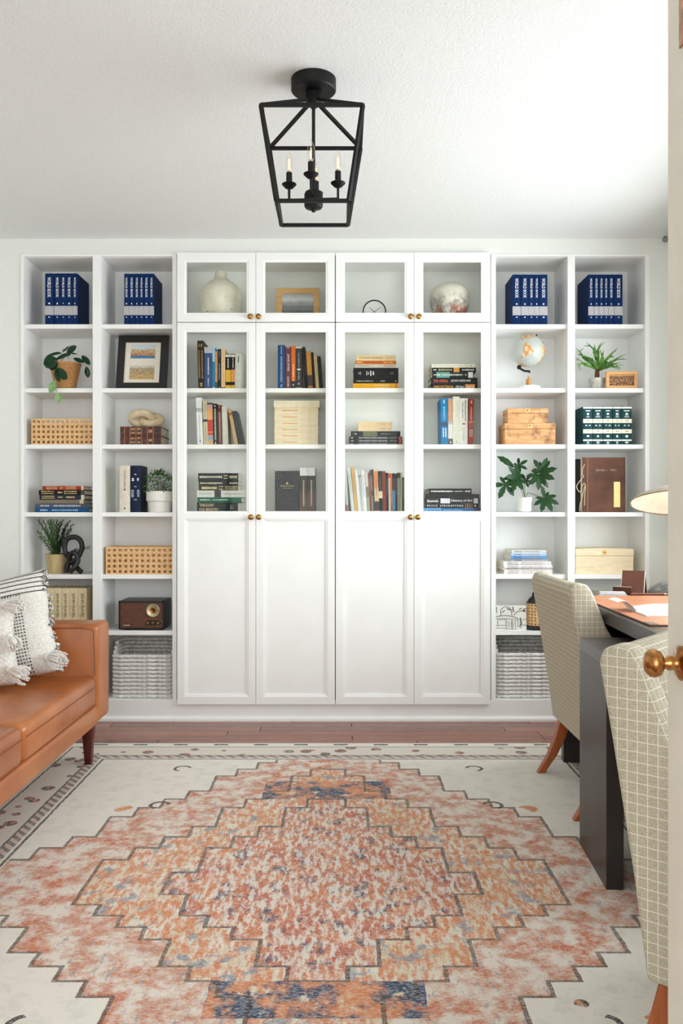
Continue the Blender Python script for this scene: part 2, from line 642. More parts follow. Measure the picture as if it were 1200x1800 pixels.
def book(label, x0, x1, ytop, shelf_z, Ys, depth, color, lean=0.0, hard=False, pages=None, texts=(), bands=(), prints=(), group=None,
         lying=None, name='book', rough=0.45, xbot=None, cat='book'):
    """a standing book from the pixel edges of its spine at depth Ys; lean: pixels the top stands off to +x of the foot.
    lying=(x0, x1, t): a book on its side, spine to the viewer, thickness t in metres, foot plane at shelf_z"""
    global _bk
    _bk += 1
    if lying:
        xa, xb, t = X(lying[0], Ys), X(lying[1], Ys), lying[2]
        h = xb - xa
        e = thing(name, label, cat, (xb, Ys, shelf_z + t / 2), 0, group, rot=(0, -PI / 2, 0))
    else:
        h0 = Z(ytop, Ys) - shelf_z
        a = math.atan2(lean * Ys / F, h0)
        t = (x1 - x0) * Ys / F * math.cos(a)
        h = (h0 - t * abs(math.sin(a))) / math.cos(a)
        xc = X((x0 + x1) / 2 - lean, Ys)
        e = thing(name, label, cat, (xc, Ys, shelf_z + t / 2 * abs(math.sin(a))), 0, group, rot=(0, a, 0))
    pg = pages or PAGES
    bt = 0.0028 if hard else 0.0008
    bt = min(bt, t * 0.2)
    bul = min(0.003, t * 0.12) if hard else 0.0005
    rim = 0.0035 if hard else 0.0004
    mat_c = color if not isinstance(color, tuple) else paint(color, max(rough, 0.55), 0.06, 35, name='cover', spec=0.2)
    # cover: one C-shaped shell with a slightly rounded spine
    n = 6 if hard else 3
    out = [(-t / 2, depth)] + [(-t / 2 + t * k / n, (0 if k in (0, n) else -bul * math.sin(PI * k / n)) + bul) for k in range(n + 1)] + [(t / 2, depth)]
    inn = [(t / 2 - bt, depth), (t / 2 - bt, bul + 0.003), (-t / 2 + bt, bul + 0.003), (-t / 2 + bt, depth)]
    MB().prism(out + inn, 'z', 0, h).obj('cover', mat_c, e)
    MB().box(-t / 2 + bt, t / 2 - bt, bul + 0.003, depth - rim, rim, h - rim).obj('pages', pg, e)
    fy = -0.0006
    for i, (f0, f1, c) in enumerate(bands):
        w = t / 2 + 0.0003
        MB().box(-w, w, fy + 0.0002, bul + 0.004, h * (1 - f1), h * (1 - f0)).obj('band', paint(c, 0.5, 0.05, name='band'), e)
    fy -= 0.0004
    for (f0, f1, wf, s, c) in texts:
        horiz = s.startswith('^')
        if horiz:      # written across the spine
            lettering(s[1:], paint(c, 0.45, 0.03, name='ink'), e, (0, fy, h * (1 - (f0 + f1) / 2)), (1, 0, 0), (0, 0, 1), t * wf, h * (f1 - f0))
        else:
            dx = 0.0
            if s.startswith('<'): dx, s = -0.22 * t, s[1:]
            elif s.startswith('>'): dx, s = 0.22 * t, s[1:]
            lettering(s, paint(c, 0.45, 0.03, name='ink'), e, (dx, fy, h * (1 - (f0 + f1) / 2)), (0, 0, -1), (1, 0, 0), h * (f1 - f0), t * wf)
    for q in prints:
        f0, f1, wf, rows, c = q[:5]
        marks(e, c, t, h, f0, f1, wf, rows, fy, _bk, q[5] if len(q) > 5 else 0.0)
    return e


def stack(shelf_z, Ys, depth, items, group, ybot=None):
    """items from the bottom up: (x0, x1, y0, y1, color, label, dict)"""
    z = shelf_z
    for x0, x1, y0, y1, c, lab, kw in items:
        t = (y1 - y0) * Ys / F
        kw = dict(kw)
        yo = kw.pop('dy', 0.0); dp = kw.pop('depth', depth)
        xs, xe = x0, x1
        book(lab, 0, 0, 0, z, Ys + yo, dp, c, lying=(xs, xe, t - 0.0003), group=group, **kw)
        z += t
    return z


S = SHELF
NAVY = M('navy_cloth', 0.6, spec=0.15)
NAVY.base(NAVY.mix(NAVY.noise(60).ramp(0.3, 0.7), (3, 34, 78), (6, 44, 96)))
NAVY = NAVY.m
SILVER = (178, 176, 180)
INKW = (236, 238, 242)


def set_label(i, n, kind, where, cover_last):
    """the two end volumes of a set can be told apart: one shows its side cover, the other ends the row"""
    if i == (n - 1 if cover_last else 0): return '%s showing its side cover, ending the set %s' % (kind, where)
    if i == (0 if cover_last else n - 1): return '%s with hidden side covers, ending the set %s' % (kind, where)
    return '%s between others of the set %s' % (kind, where)


def encyclopedia(spans, ytop, Ys, shelf_z, where, group, lean=0.0):
    for i, (a, b) in enumerate(spans):
        book(set_label(i, len(spans), 'navy encyclopedia volume', where, spans[0][0] < 600), a, b, ytop, shelf_z, Ys, 0.205, NAVY, lean=lean, hard=True, group=group, name='encyclopedia_volume', cat='book',
             bands=[(0.625, 0.80, SILVER)],
             texts=[(0.075, 0.46, 0.42, 'WORLD BOOK', INKW)],
             prints=[(0.565, 0.595, 0.3, 1, INKW), (0.83, 0.85, 0.3, 1, INKW)])


encyclopedia([(79, 94), (95, 106.3), (106.6, 115.6), (115.9, 127), (127.4, 135.6)], 480.5, 4.40, S[0],
             'above the trailing plant', 'encyclopedia set above the trailing plant')
encyclopedia([(218, 226.4), (226.8, 235.8), (236.2, 244.6), (245, 252.2), (252.6, 261.8), (262.2, 270.2)], 481, 4.40, S[0],
             'above the black frame', 'encyclopedia set above the black frame')
encyclopedia([(901, 914.8), (915.6, 928.6), (929, 938.4), (938.8, 947.4), (948, 962)], 482.5, 4.40, S[0],
             'above the globe', 'encyclopedia set above the globe')
encyclopedia([(1034, 1043), (1043.8, 1052.2), (1052.8, 1060.6), (1061.2, 1068.8), (1069.4, 1078.8), (1079.6, 1094)], 482.5, 4.40, S[0],
             'above the staghorn fern', 'encyclopedia set above the staghorn fern')

# cream set on the bay by the sofa
for i, (a, b) in enumerate([(64, 79.6), (80, 94), (94.3, 107.6), (108, 121.2), (121.6, 136), (136.4, 152)]):
    book(set_label(i, 6, 'cream lettered hardback', 'behind the sofa arm', True), a, b, 1034, S[5], 4.39, 0.175, (226, 210, 172),
         hard=True, group='matching cream hardbacks behind the sofa arm',
         texts=[(0.12, 0.70, 0.42, 'JOHN FLAVEL', (94, 84, 66))], prints=[(0.80, 0.90, 0.4, 1, (94, 84, 66))])

# mixed stack over the rosemary-like plant
G = 'stack of old hardbacks over the potted herb'
GOLD = (206, 178, 120)
stack(S[3], 4.385, 0.15, [
    (61, 156, 892.6, 900.3, (28, 78, 128), 'bright blue hardback at the bottom of the stack over the potted herb', dict(hard=True, prints=[(.1, .24, .5, 1, (190, 205, 220)), (.32, .8, .5, 1, (150, 175, 200))])),
    (61.5, 157.5, 885, 892.6, (78, 86, 104), 'slate grey hardback lying on the bright blue one', dict(hard=True, prints=[(.1, .26, .5, 1, (190, 195, 205)), (.34, .84, .6, 1, (180, 186, 198))])),
    (68.5, 147, 877.8, 885, (128, 118, 98), 'drab olive-grey hardback in the middle of the stack over the herb', dict(hard=True, dy=.004, bands=[(.91, 1, (206, 184, 146))])),
    (69, 148, 869.8, 877.8, (44, 50, 66), 'dark slate-blue hardback with gold titling over the potted herb', dict(hard=True, bands=[(.93, 1, (214, 206, 190))], prints=[(.06, .34, .6, 2, GOLD), (.42, .52, .5, 1, GOLD), (.6, .8, .6, 1, GOLD)])),
    (68, 147.5, 861, 869.8, (28, 27, 28), 'black hardback with gold titling under the red book', dict(hard=True, bands=[(.93, 1, (60, 56, 50))], prints=[(.06, .34, .6, 2, GOLD), (.42, .52, .5, 1, GOLD), (.56, .84, .6, 2, GOLD)])),
    (74.5, 147, 854, 861, (156, 58, 36), 'rust red hardback on top of the stack over the potted herb', dict(hard=True, bands=[(.94, 1, (216, 190, 160))], prints=[(.1, .36, .6, 2, (226, 190, 150)), (.42, .5, .5, 1, GOLD), (.56, .82, .6, 2, (226, 190, 150))])),
], G)

# two tooled brown volumes under the knot
LEATHER_BK = M('tooled_leather', 0.42)
_n = LEATHER_BK.noise(70, 4)
LEATHER_BK.base(LEATHER_BK.mix(_n.ramp(.35, .65), (52, 22, 17), (96, 46, 34))).bump(_n, .2)
LEATHER_BK = LEATHER_BK.m
for k in range(2):
    e = book('%s tooled brown leather volume under the cream knot sculpture' % ('lower' if k == 0 else 'upper'), 0, 0, 0, S[2] + k * 0.0475, 4.40, 0.20, LEATHER_BK,
             lying=(211, 283, 0.0472), hard=True, group='tooled brown volumes',
             bands=[(f, f + .012, (176, 128, 78)) for f in (.10, .24, .38, .52, .66, .80)],
             prints=[(.27, .36, .6, 2, (190, 146, 92)), (.42, .5, .7, 2, (190, 146, 92)), (.70, .78, .5, 1, (190, 146, 92)), (.86, .96, .4, 1, (40, 18, 14))])
    if k == 1:
        tg = MB().box(-0.012, 0.012, 0.06, 0.085, -0.0008, 0.0).obj('sticker', WHITE, e)

# pair beside the white pot
book('thick cream book standing beside the navy one and white pot', 210, 228.3, 818.5, S[3], 4.395, 0.15, (222, 214, 194), hard=True, group='pair of books beside the white pot',
     prints=[(.1, .5, .25, 1, (170, 160, 140)), (.5, .53, .3, 1, (60, 60, 60)), (.9, .93, .3, 1, (80, 80, 80))])
book('thick navy and black book standing between cream book and white pot', 228.8, 247, 818.3, S[3], 4.395, 0.15, (18, 32, 58), hard=True, group='pair of books beside the white pot',
     texts=[], bands=[], prints=[(.18, .21, .4, 1, INKW), (.27, .33, .7, 2, INKW), (.44, .46, .5, 1, (150, 160, 180)), (.52, .68, .8, 2, (150, 162, 186)), (.72, .74, .5, 1, (150, 160, 180))])

# green law-style set
for i, (a, b) in enumerate([(1025, 1041), (1042, 1059), (1060, 1076), (1077, 1091.5), (1092.3, 1110)]):
    CR = (236, 226, 204)
    book(set_label(i, 5, 'green cream-banded volume', 'over the album', False), a, b, 714.5, S[2], 4.40, 0.175, (10, 62, 66), hard=True,
         group='green banded volumes over the album', rough=0.35,
         bands=[(.01, .055, (226, 226, 216)), (.325, .43, CR), (.595, .70, CR), (.86, .90, (220, 222, 214))],
         prints=[(.10, .125, .75, 1, (220, 224, 218)), (.17, .23, .45, 1, (236, 238, 232)), (.26, .28, .7, 1, (220, 224, 218)), (.36, .385, .6, 1, (196, 160, 100)), (.48, .51, .55, 2, (220, 224, 218)),
                 (.63, .66, .6, 1, (196, 160, 100)), (.75, .81, .4, 1, (226, 228, 222)), (.92, .97, .4, 1, (226, 228, 222))])

# ---- behind the glass, first column
YC = 4.43
G = 'mixed books under the cream bottle vase'
b1 = S[1]
book('tall dark brown hardback with gold lettering under the cream vase', 346.3, 357, 598.5, b1, YC, 0.165, (44, 34, 22), lean=-2.0, hard=True, group=G,
     prints=[(.07, .13, .6, 2, (190, 150, 90)), (.2, .78, .7, 2, (150, 118, 70)), (.86, .93, .6, 1, (176, 138, 84))])
book('thick slate blue paperback with pale grey top under the vase', 359, 373, 610, b1, YC, 0.15, (58, 84, 128), group=G, bands=[(0, .14, (186, 186, 194))], prints=[(.25, .66, .22, 1, (214, 220, 232)), (.72, .92, .2, 1, (190, 200, 216))])
book('thin sky blue and white paperback under the vase', 373.3, 377.6, 610, b1, YC, 0.14, (20, 128, 180), group=G, bands=[(0, .34, (150, 196, 226)), (.94, 1, (196, 214, 230))])
book('thin tan paperback wedged between blue and black ones', 378, 382.2, 617.5, b1, YC, 0.14, (206, 148, 84), group=G, bands=[(.8, 1, (72, 66, 44))])
book('dark navy paperback with small blue print under the vase', 382.5, 388.4, 613.5, b1, YC, 0.14, (26, 34, 46), group=G, prints=[(.05, .2, .5, 1, (90, 100, 120)), (.35, .76, .45, 1, (120, 150, 180)), (.93, .97, .5, 1, (150, 180, 180))])
book('peach cream paperback between the navy and black-yellow ones', 388.8, 395.6, 613.5, b1, YC, 0.14, (238, 202, 156), group=G, bands=[(.94, 1, (40, 38, 34))], prints=[(.08, .82, .3, 1, (214, 170, 124))])
book('black paperback with yellow lower half under the vase', 396.4, 405, 622.5, b1, YC, 0.12, (22, 22, 24), group=G, bands=[(0.015, .08, (226, 222, 214)), (.44, .78, (236, 182, 26)), (.87, 1, (236, 182, 26))], prints=[(.12, .4, .4, 1, (210, 204, 190))])
book('black paperback with peach-orange lower half', 405.8, 413, 622, b1, YC, 0.12, (24, 22, 24), group=G, bands=[(0.02, .09, (226, 222, 214)), (.44, .78, (226, 156, 92)), (.87, 1, (232, 176, 60))], prints=[(.12, .4, .4, 1, (210, 204, 190))])
book('off-white paperback ending the row under the vase', 413.6, 424.5, 621, b1, YC, 0.14, (216, 216, 206), lean=1.5, group=G, prints=[(.08, .26, .25, 1, (60, 60, 58))])
G = 'mixed books leaning on the second glazed shelf'
b2 = S[2]
book('tall white book with sketch label, first of the leaning row', 344, 354, 699, b2, YC, 0.15, (232, 232, 232), lean=-3, group=G, bands=[], prints=[(.22, .3, .8, 3, (120, 116, 104)), (.36, .85, .2, 1, (180, 176, 186)), (.88, .95, .3, 1, (60, 60, 64))])
book('beige book with a black band in the leaning row', 356, 363.4, 705, b2, YC, 0.14, (204, 192, 164), lean=-2, group=G, bands=[(.41, .47, (36, 36, 36))], prints=[(.05, .36, .3, 1, (150, 136, 110)), (.52, .9, .3, 1, (150, 140, 116))])
book('colourful red and orange illustrated paperback', 364, 373, 708, b2, YC, 0.14, (196, 52, 28), lean=-1.4, group=G, bands=[(0, .04, (40, 34, 34)), (.04, .15, (196, 150, 140)), (.15, .40, (226, 158, 90)), (.68, .70, (240, 160, 60)), (.76, .88, (150, 160, 170)), (.88, 1, (214, 164, 110))])
book('black paperback with white title in the leaning row', 374, 381, 709.5, b2, YC, 0.14, (22, 24, 26), lean=-1.4, group=G, prints=[(.04, .08, .4, 1, INKW), (.12, .88, .5, 1, (190, 190, 180)), (.93, .97, .4, 1, INKW)])
book('maroon paperback with pale title in the leaning row', 382, 389, 712, b2, YC, 0.14, (96, 38, 32), lean=-1.6, group=G, prints=[(.03, .07, .4, 1, (200, 160, 150)), (.18, .94, .35, 1, (198, 160, 140))])
book('plain ivory paperback beside the maroon one', 389.5, 399, 714.5, b2, YC, 0.14, (214, 214, 200), lean=-1.8, group=G)
book('tan paperback leaning steeply against the ivory one', 400, 406, 720, b2, YC, 0.13, (206, 170, 118), lean=-12.5, group=G, bands=[(.08, .15, (170, 84, 48))])
book('black paperback leaning steeply at the end of the row', 408, 415, 722, b2, YC, 0.13, (30, 32, 34), lean=-12.5, group=G)
G = 'stack under the leaning row behind glass'
stack(S[3], YC, 0.15, [
    (346, 418, 883, 900.4, (18, 32, 32), 'dark green-black hardback with tan block lettering at the stack bottom', dict(hard=True, texts=[(.06, .42, .30, '>THEOLOGY', (206, 178, 130)), (.06, .53, .30, '<FOR MINISTRY', (206, 178, 130))], prints=[(.82, .84, .6, 1, (150, 150, 140)), (.87, .88, .6, 1, (150, 150, 140))])),
    (347, 424, 874, 883, (28, 96, 72), 'mid green hardback lying on the dark lettered one', dict(hard=True, prints=[(.06, .28, .35, 1, (190, 210, 190)), (.33, .7, .3, 1, (170, 200, 180))])),
    (346, 429, 862, 874, (216, 216, 212), 'white book with a black picture patch on its spine', dict(bands=[(.37, .51, (36, 32, 34))], prints=[(.05, .32, .3, 1, (176, 176, 176)), (.56, .95, .3, 1, (176, 176, 176))])),
    (349, 418, 853.2, 862, (58, 40, 26), 'dark brown fantasy paperback with cream title', dict(prints=[(.08, .46, .7, 1, (214, 200, 150)), (.52, .62, .8, 2, (180, 176, 150)), (.68, .98, .6, 2, (200, 188, 140))])),
    (349, 418.5, 845, 853.2, (24, 23, 23), 'thinner black paperback second from the top of the stack', dict(prints=[(.04, .60, .5, 1, (206, 200, 180)), (.64, .74, .8, 2, (60, 60, 62)), (.78, .98, .5, 1, (190, 184, 160))])),
    (348, 418.5, 831.5, 845, (26, 25, 25), 'thick black paperback on top of the stack under the leaning row', dict(prints=[(.04, .60, .4, 1, (206, 200, 180)), (.64, .74, .5, 2, (196, 190, 160)), (.78, .98, .5, 1, (190, 184, 160))])),
], G)

# ---- second column
G = 'novels under the misty landscape'
book('thick medium blue hardback, first of the novels under the landscape', 488, 500.6, 606.5, b1, YC, 0.15, (36, 76, 128), hard=True, group=G, prints=[(.03, .2, .2, 1, (150, 170, 200)), (.25, .82, .4, 1, (140, 156, 180)), (.88, .94, .4, 1, (170, 190, 206))])
book('dusty maroon paperback with white capital title', 501.5, 511, 608.5, b1, YC, 0.13, (112, 62, 66), group=G, bands=[(0, .012, (204, 196, 192)), (.985, 1, (204, 196, 192))], texts=[(.18, .57, .46, 'JANE EYRE', (226, 218, 218))], prints=[(.03, .05, .7, 1, (200, 170, 168)), (.70, .715, .7, 1, (206, 190, 188)), (.73, .93, .35, 1, (206, 190, 188))])
book('orange paperback with black foot between maroon and black ones', 511.8, 519, 608, b1, YC, 0.13, (224, 110, 42), group=G, bands=[(.80, 1, (26, 24, 24))], prints=[(.42, .74, .45, 1, (240, 200, 160)), (.76, .79, .6, 1, (230, 200, 170)), (.87, .91, .4, 1, INKW)])
book('cream bordered paperback with a long black oval', 519.5, 530.5, 609.5, b1, YC, 0.13, (214, 208, 186), group=G, bands=[(.04, .95, (24, 23, 23))], prints=[(.15, .48, .25, 1, (150, 150, 146)), (.51, .545, .75, 1, INKW), (.58, .76, .2, 1, (190, 190, 186)), (.84, .89, .4, 1, (190, 170, 180))])
book('black paperback with pale edge leaning beside the oval one', 531, 536, 609.5, b1, YC, 0.13, (28, 27, 27), lean=-4, group=G)
book('golden tan paperback with charred dark foot', 537.5, 546, 617.5, b1, YC, 0.13, (204, 146, 70), lean=-4, group=G, bands=[(.62, .9, (62, 32, 20)), (.93, 1, (180, 76, 30))])
book('thin dark brown paperback behind the golden tan one', 546.6, 550.4, 619, b1, YC, 0.13, (38, 24, 22), lean=-4.4, group=G)
book('narrow straw coloured paperback near the end of the novels', 551, 556.6, 625, b1, YC, 0.12, (206, 182, 132), lean=-4.2, group=G, prints=[(.1, .6, .25, 1, (150, 126, 84))])
book('black paperback ending the row of novels', 557.2, 563, 626, b1, YC, 0.12, (28, 27, 26), lean=-4.2, group=G)
G = 'cream uniform hardbacks in one stack'
items = []
ys = [780.3, 769.2, 758, 747.2, 736.2, 725, 713.4]
for k in range(6):
    items.append((482 + (k % 2) * .4, 558.6 + (k % 3) * .3, ys[k + 1], ys[k], (236, 220, 186), 'cream hardback with faint orange script, inside the uniform stack', dict(hard=True, prints=[(.19, .54, .22, 1, (222, 150, 88))])))
items.append((481, 561.5, 701.6, 713.4, (238, 226, 198), 'plain cream slipcase book topping the uniform stack', dict()))
stack(b2, YC, 0.15, items, G)
G = 'dark volumes under the cream stack'
e = thing('book', 'black face-out book with small gold emblem under the cream stack', 'book', (X(503.5, YC), YC + .05, S[3]), math.radians(-5), G)
h = Z(827, YC) - S[3]
w = 44 * YC / F / 2
MB().box(-w, w, 0, .003, 0, h).box(-w, w, .037, .04, 0, h).box(-w, -w + .003, .003, .037, 0, h).obj('cover', paint((34, 34, 38), .45, .1, 40, name='cover'), e)
MB().box(-w + .003, w - .004, .003, .037, .003, h - .003).obj('pages', PAGES, e)
m = MB()
m.sphere((0, -.0005, h * .70), .006, 8, 6, (1, .15, 1))
m.obj('emblem', paint(GOLD, .4, .05, name='ink'), e)
r_ = random.Random(3)
mk = MB()
for zz, hw_, tk in ((h * .63, .036, .0028), (h * .58, .024, .0018)):
    xx = -hw_
    while xx < hw_:
        L = r_.uniform(.003, .006)
        mk.add([(xx, -.0006, zz), (xx + L, -.0006, zz), (xx + L, -.0006, zz + tk), (xx, -.0006, zz + tk)], [(0, 1, 2, 3)])
        xx += L + .0012
mk.obj('print', paint(GOLD, .4, .05, name='ink'), e)
for k, (a, b) in enumerate(((527, 540), (540.6, 553.6))):
    book('tall dark spine with white top and mottled brown foot, beside the black emblem book', a, b, 822, S[3], YC, 0.15, (66, 58, 48), group='twin dark spines with white tops',
         bands=[(0, .18, (224, 224, 224)), (.18, .21, (30, 30, 28)), (.55, 1, (86, 56, 42))], prints=[(.28, .86, .3, 1, (190, 180, 164))])

# ---- third column
G = 'stack under the clock'
stack(b1, YC, 0.15, [
    (620, 700, 669, 680.4, (236, 174, 34), 'golden yellow book at the bottom of the stack under the clock', dict(bands=[(.93, .975, (206, 120, 40))], prints=[(.47, .80, .5, 2, (244, 214, 150))])),
    (621, 700, 661, 669, (30, 30, 32), 'slim black hardback between the yellow and thick black books', dict(hard=True, prints=[(.07, .44, .35, 1, (160, 160, 160)), (.6, .7, .35, 1, (160, 160, 160)), (.93, .95, .4, 1, (180, 180, 180))])),
    (621, 700, 641.6, 661, (22, 22, 23), 'very thick black hardback with white upright lettering', dict(hard=True, texts=[(.29, .315, .62, '^COMPANION', INKW), (.37, .41, .62, '^NATURE', INKW), (.43, .46, .5, '^STUDY', INKW)] if False else [], prints=[(.115, .125, .3, 1, (170, 170, 170)), (.135, .145, .4, 1, (170, 170, 170)), (.155, .165, .45, 1, (170, 170, 170)), (.29, .305, .62, 1, INKW), (.33, .345, .3, 1, INKW), (.375, .40, .66, 1, INKW), (.43, .455, .5, 1, INKW), (.83, .838, .4, 1, (170, 170, 170)), (.87, .878, .3, 1, (170, 170, 170))])),
    (624, 695, 635.2, 641.6, (202, 196, 182), 'thin grey-white paperback on the thick black hardback', dict(prints=[(.04, .35, .4, 1, (150, 146, 140)), (.7, .95, .4, 1, (196, 120, 110))])),
    (625, 696, 629.2, 635.2, (212, 106, 30), 'thin bright orange paperback under the clock', dict(prints=[(.03, .17, .5, 1, (240, 190, 110)), (.2, .66, .5, 1, (150, 70, 24)), (.7, .92, .5, 1, (240, 180, 110))])),
    (626, 695.5, 619, 629.2, (228, 202, 158), 'cream-tan paperback topping the stack under the clock', dict(bands=[], prints=[(.07, .09, .4, 1, (196, 130, 60)), (.12, .68, .35, 1, (170, 146, 108)), (.73, .96, .3, 1, (196, 176, 140))])),
], G)
G = 'stack with three matching black volumes'
three = dict(hard=False, bands=[(.93, .985, (150, 60, 36))], texts=[(.18, .72, .55, "THE WORLD'S GREAT RELIGIONS", (206, 206, 204))], prints=[(.03, .08, .5, 1, (200, 200, 200)), (.76, .9, .35, 1, (150, 150, 150))])
z2 = stack(b2, YC, 0.16, [
    (613, 707, 775, 780.3, (26, 27, 29), 'slim black volume with white capital title and rust mark, one of three in a stack', three),
    (613.6, 707.3, 769.8, 775, (26, 27, 29), 'slim black volume with white capital title and rust mark, one of three in a stack', three),
    (613.2, 706.6, 764.6, 769.8, (26, 27, 29), 'slim black volume with white capital title and rust mark, one of three in a stack', three),
    (616.5, 703.5, 755.4, 764.6, (28, 29, 31), 'black volume with a green picture patch on three slim black ones', dict(bands=[(.25, .53, (96, 104, 70))], prints=[(.07, .12, .4, 1, (170, 160, 120)), (.6, .8, .25, 1, (130, 130, 130))])),
    (629, 688.5, 747, 755.4, (230, 204, 164), 'lower of two cream-tan paperbacks on the black volumes', dict(prints=[(.62, .86, .25, 1, (176, 146, 110)), (.93, .96, .3, 1, (120, 100, 80))])),
    (629, 689.5, 738.8, 747, (232, 204, 160), 'upper of two cream-tan paperbacks on the black volumes', dict(prints=[(.58, .8, .25, 1, (176, 146, 110)), (.91, .94, .3, 1, (120, 100, 80))])),
], G)
G = 'row of thin paperbacks behind glass'
rowdata = [
    (605, 609, 827, -3.5, (196, 196, 190), 'thin pale grey booklet with a dusty pink foot, first in the paperback row', [(.83, 1, (160, 106, 106))]),
    (609.6, 615.2, 822, -8, (206, 214, 212), 'tall pale blue-white paperback leaning in the paperback row', []),
    (616.4, 622, 821, -7, (216, 170, 108), 'tall tan paperback leaning in the paperback row', []),
    (623, 628.2, 825.5, -6.5, (226, 226, 222), 'white paperback next to the tall tan one', []),
    (628.8, 633.6, 825.5, -6, (196, 198, 198), 'light grey paperback with a dark logo dot', [(.13, .17, (110, 112, 120))]),
    (634.4, 640, 826, -5, (232, 233, 236), 'bright white paperback in the paperback row', []),
    (640.8, 645.8, 830, -4.6, (206, 206, 200), 'grey-white paperback with leafy green foot', [(.36, .62, (120, 126, 104)), (.62, 1, (150, 162, 130))]),
    (646, 649.6, 831, -4.3, (132, 62, 46), 'thin brick red paperback between pale ones', []),
    (649.8, 653, 826, -3.8, (130, 132, 132), 'thin mid-grey paperback with dark top', [(0, .14, (58, 58, 56)), (.5, .6, (60, 60, 60))]),
    (653.3, 656, 825, -3.3, (58, 60, 58), 'thin charcoal booklet in the paperback row', []),
    (656.3, 663.6, 828, -2.9, (230, 150, 96), 'orange and cream paperback with black foot', [(.42, .72, (222, 196, 152)), (.74, .96, (46, 44, 46)), (.96, 1, (226, 130, 70))]),
    (664.4, 670.6, 828, -2.3, (28, 32, 34), 'black paperback with a cream and orange label', [(.49, .66, (232, 216, 190))]),
    (671.2, 677, 828, -1.8, (140, 58, 34), 'rust brown paperback in the paperback row', []),
    (677.5, 681.8, 831, -1.3, (30, 31, 36), 'narrow black paperback between rust and red ones', []),
    (682.2, 685.2, 832, -1.1, (232, 220, 204), 'cream booklet with a red top', [(0, .12, (214, 40, 26))]),
    (685.5, 688.8, 832, -.9, (220, 116, 44), 'thin orange booklet beside the navy and blue one', [(.8, 1, (180, 90, 50))]),
    (689, 694, 832, -.6, (34, 24, 30), 'dark paperback with bright blue lower half', [(.44, .95, (30, 130, 178))]),
    (694.4, 697.6, 832.5, -.3, (26, 28, 34), 'thin black booklet after the blue-footed one', []),
    (698, 702.8, 831, 0, (140, 142, 128), 'grey-green paperback with a dark top', [(0, .13, (44, 46, 40))]),
    (703.2, 706.6, 831, 0, (168, 170, 150), 'pale sage booklet near the end of the paperback row', []),
    (707, 710, 839, 0, (66, 66, 56), 'short dark olive booklet ending the paperback row', []),
]
for k, (a, b, yt, ln, c, lab, bd) in enumerate(rowdata):
    book(lab, a, b, yt, S[3], YC, 0.14, c, lean=ln, group=G, bands=bd, prints=[(.12 + .01 * (k % 5), .6, .25, 1, tuple(int(v * .55) if sum(c) > 300 else min(255, v + 110) for v in c))] if k % 3 else ())

# ---- fourth column
G = 'thrillers under the round jar'
ORG = (222, 146, 40)
stack(b1, YC, 0.15, [
    (757, 839, 670.6, 680.4, (22, 21, 22), 'black hardback with yellow and white capitals at the thriller stack bottom', dict(hard=True, bands=[(.735, .945, (214, 124, 30))], texts=[(.055, .48, .55, 'JAMES PATTERSON', (224, 160, 52)), (.53, .715, .5, 'STEP ON A', (226, 226, 226)), (.75, .93, .5, 'CRACK', (240, 232, 216))])),
    (757, 839, 659, 670.6, (32, 32, 35), 'charcoal hardback with red and white capitals in the thriller stack', dict(hard=True, texts=[(.05, .37, .42, 'THE APPEAL', (214, 92, 56)), (.43, .845, .42, 'JOHN GRISHAM', (216, 216, 216))])),
    (759.5, 832, 649.2, 659, (26, 38, 36), 'black and teal paperback with a white label square', dict(bands=[(0.1, .42, (92, 156, 146)), (.87, .985, (222, 222, 218))], prints=[(.03, .2, .3, 1, (226, 226, 220)), (.24, .74, .4, 1, (196, 206, 196)), (.8, .83, .35, 1, INKW)])),
    (759, 836.5, 641.4, 649.2, (24, 24, 25), 'black paperback with a small amber picture, second from the top', dict(bands=[(.49, .62, (206, 144, 44))], prints=[(.03, .1, .5, 1, (200, 200, 200)), (.15, .45, .6, 1, (166, 156, 116)), (.68, .95, .5, 1, (206, 206, 200))])),
    (758, 835, 634.8, 641.4, (226, 222, 206), 'ivory paperback on top of the thriller stack', dict(prints=[(.07, .82, .3, 1, (198, 192, 176)), (.9, .92, .5, 1, (60, 60, 60))])),
], G)
G = 'upright books under the thrillers'
book('bright blue paperback with white script, first of the upright books', 774, 786, 700.5, b2, YC, 0.15, (16, 122, 178), lean=-1.4, group=G, bands=[(.50, .60, (24, 60, 100))], prints=[(.04, .1, .35, 1, INKW), (.17, .46, .4, 1, (110, 180, 220)), (.63, .83, .5, 2, INKW)])
book('grey and salmon paperback with white lower half', 787, 794.8, 700, b2, YC, 0.14, (206, 150, 120), lean=-.8, group=G, bands=[(0, .04, (150, 150, 170)), (.5, .555, (170, 176, 190)), (.555, .86, (216, 214, 206)), (.86, 1, (78, 74, 72))], prints=[(.06, .46, .35, 1, (226, 170, 130)), (.92, .95, .4, 1, INKW)])
book('plain ivory paperback, tallest of the upright books', 795.5, 807.6, 697, b2, YC, 0.14, (222, 222, 206), lean=-.4, group=G, prints=[(.36, .4, .3, 1, (190, 190, 176)), (.91, .95, .2, 1, (150, 150, 140))])
book('white paperback with a small red dumbbell mark', 808, 822, 700, b2, YC, 0.14, (228, 228, 220), lean=.6, group=G, prints=[(.05, .48, .2, 1, (110, 110, 106), .2), (.08, .45, .2, 1, (150, 150, 146), -.15), (.53, .56, .55, 1, (190, 52, 30)), (.62, .9, .2, 1, (198, 198, 192))])
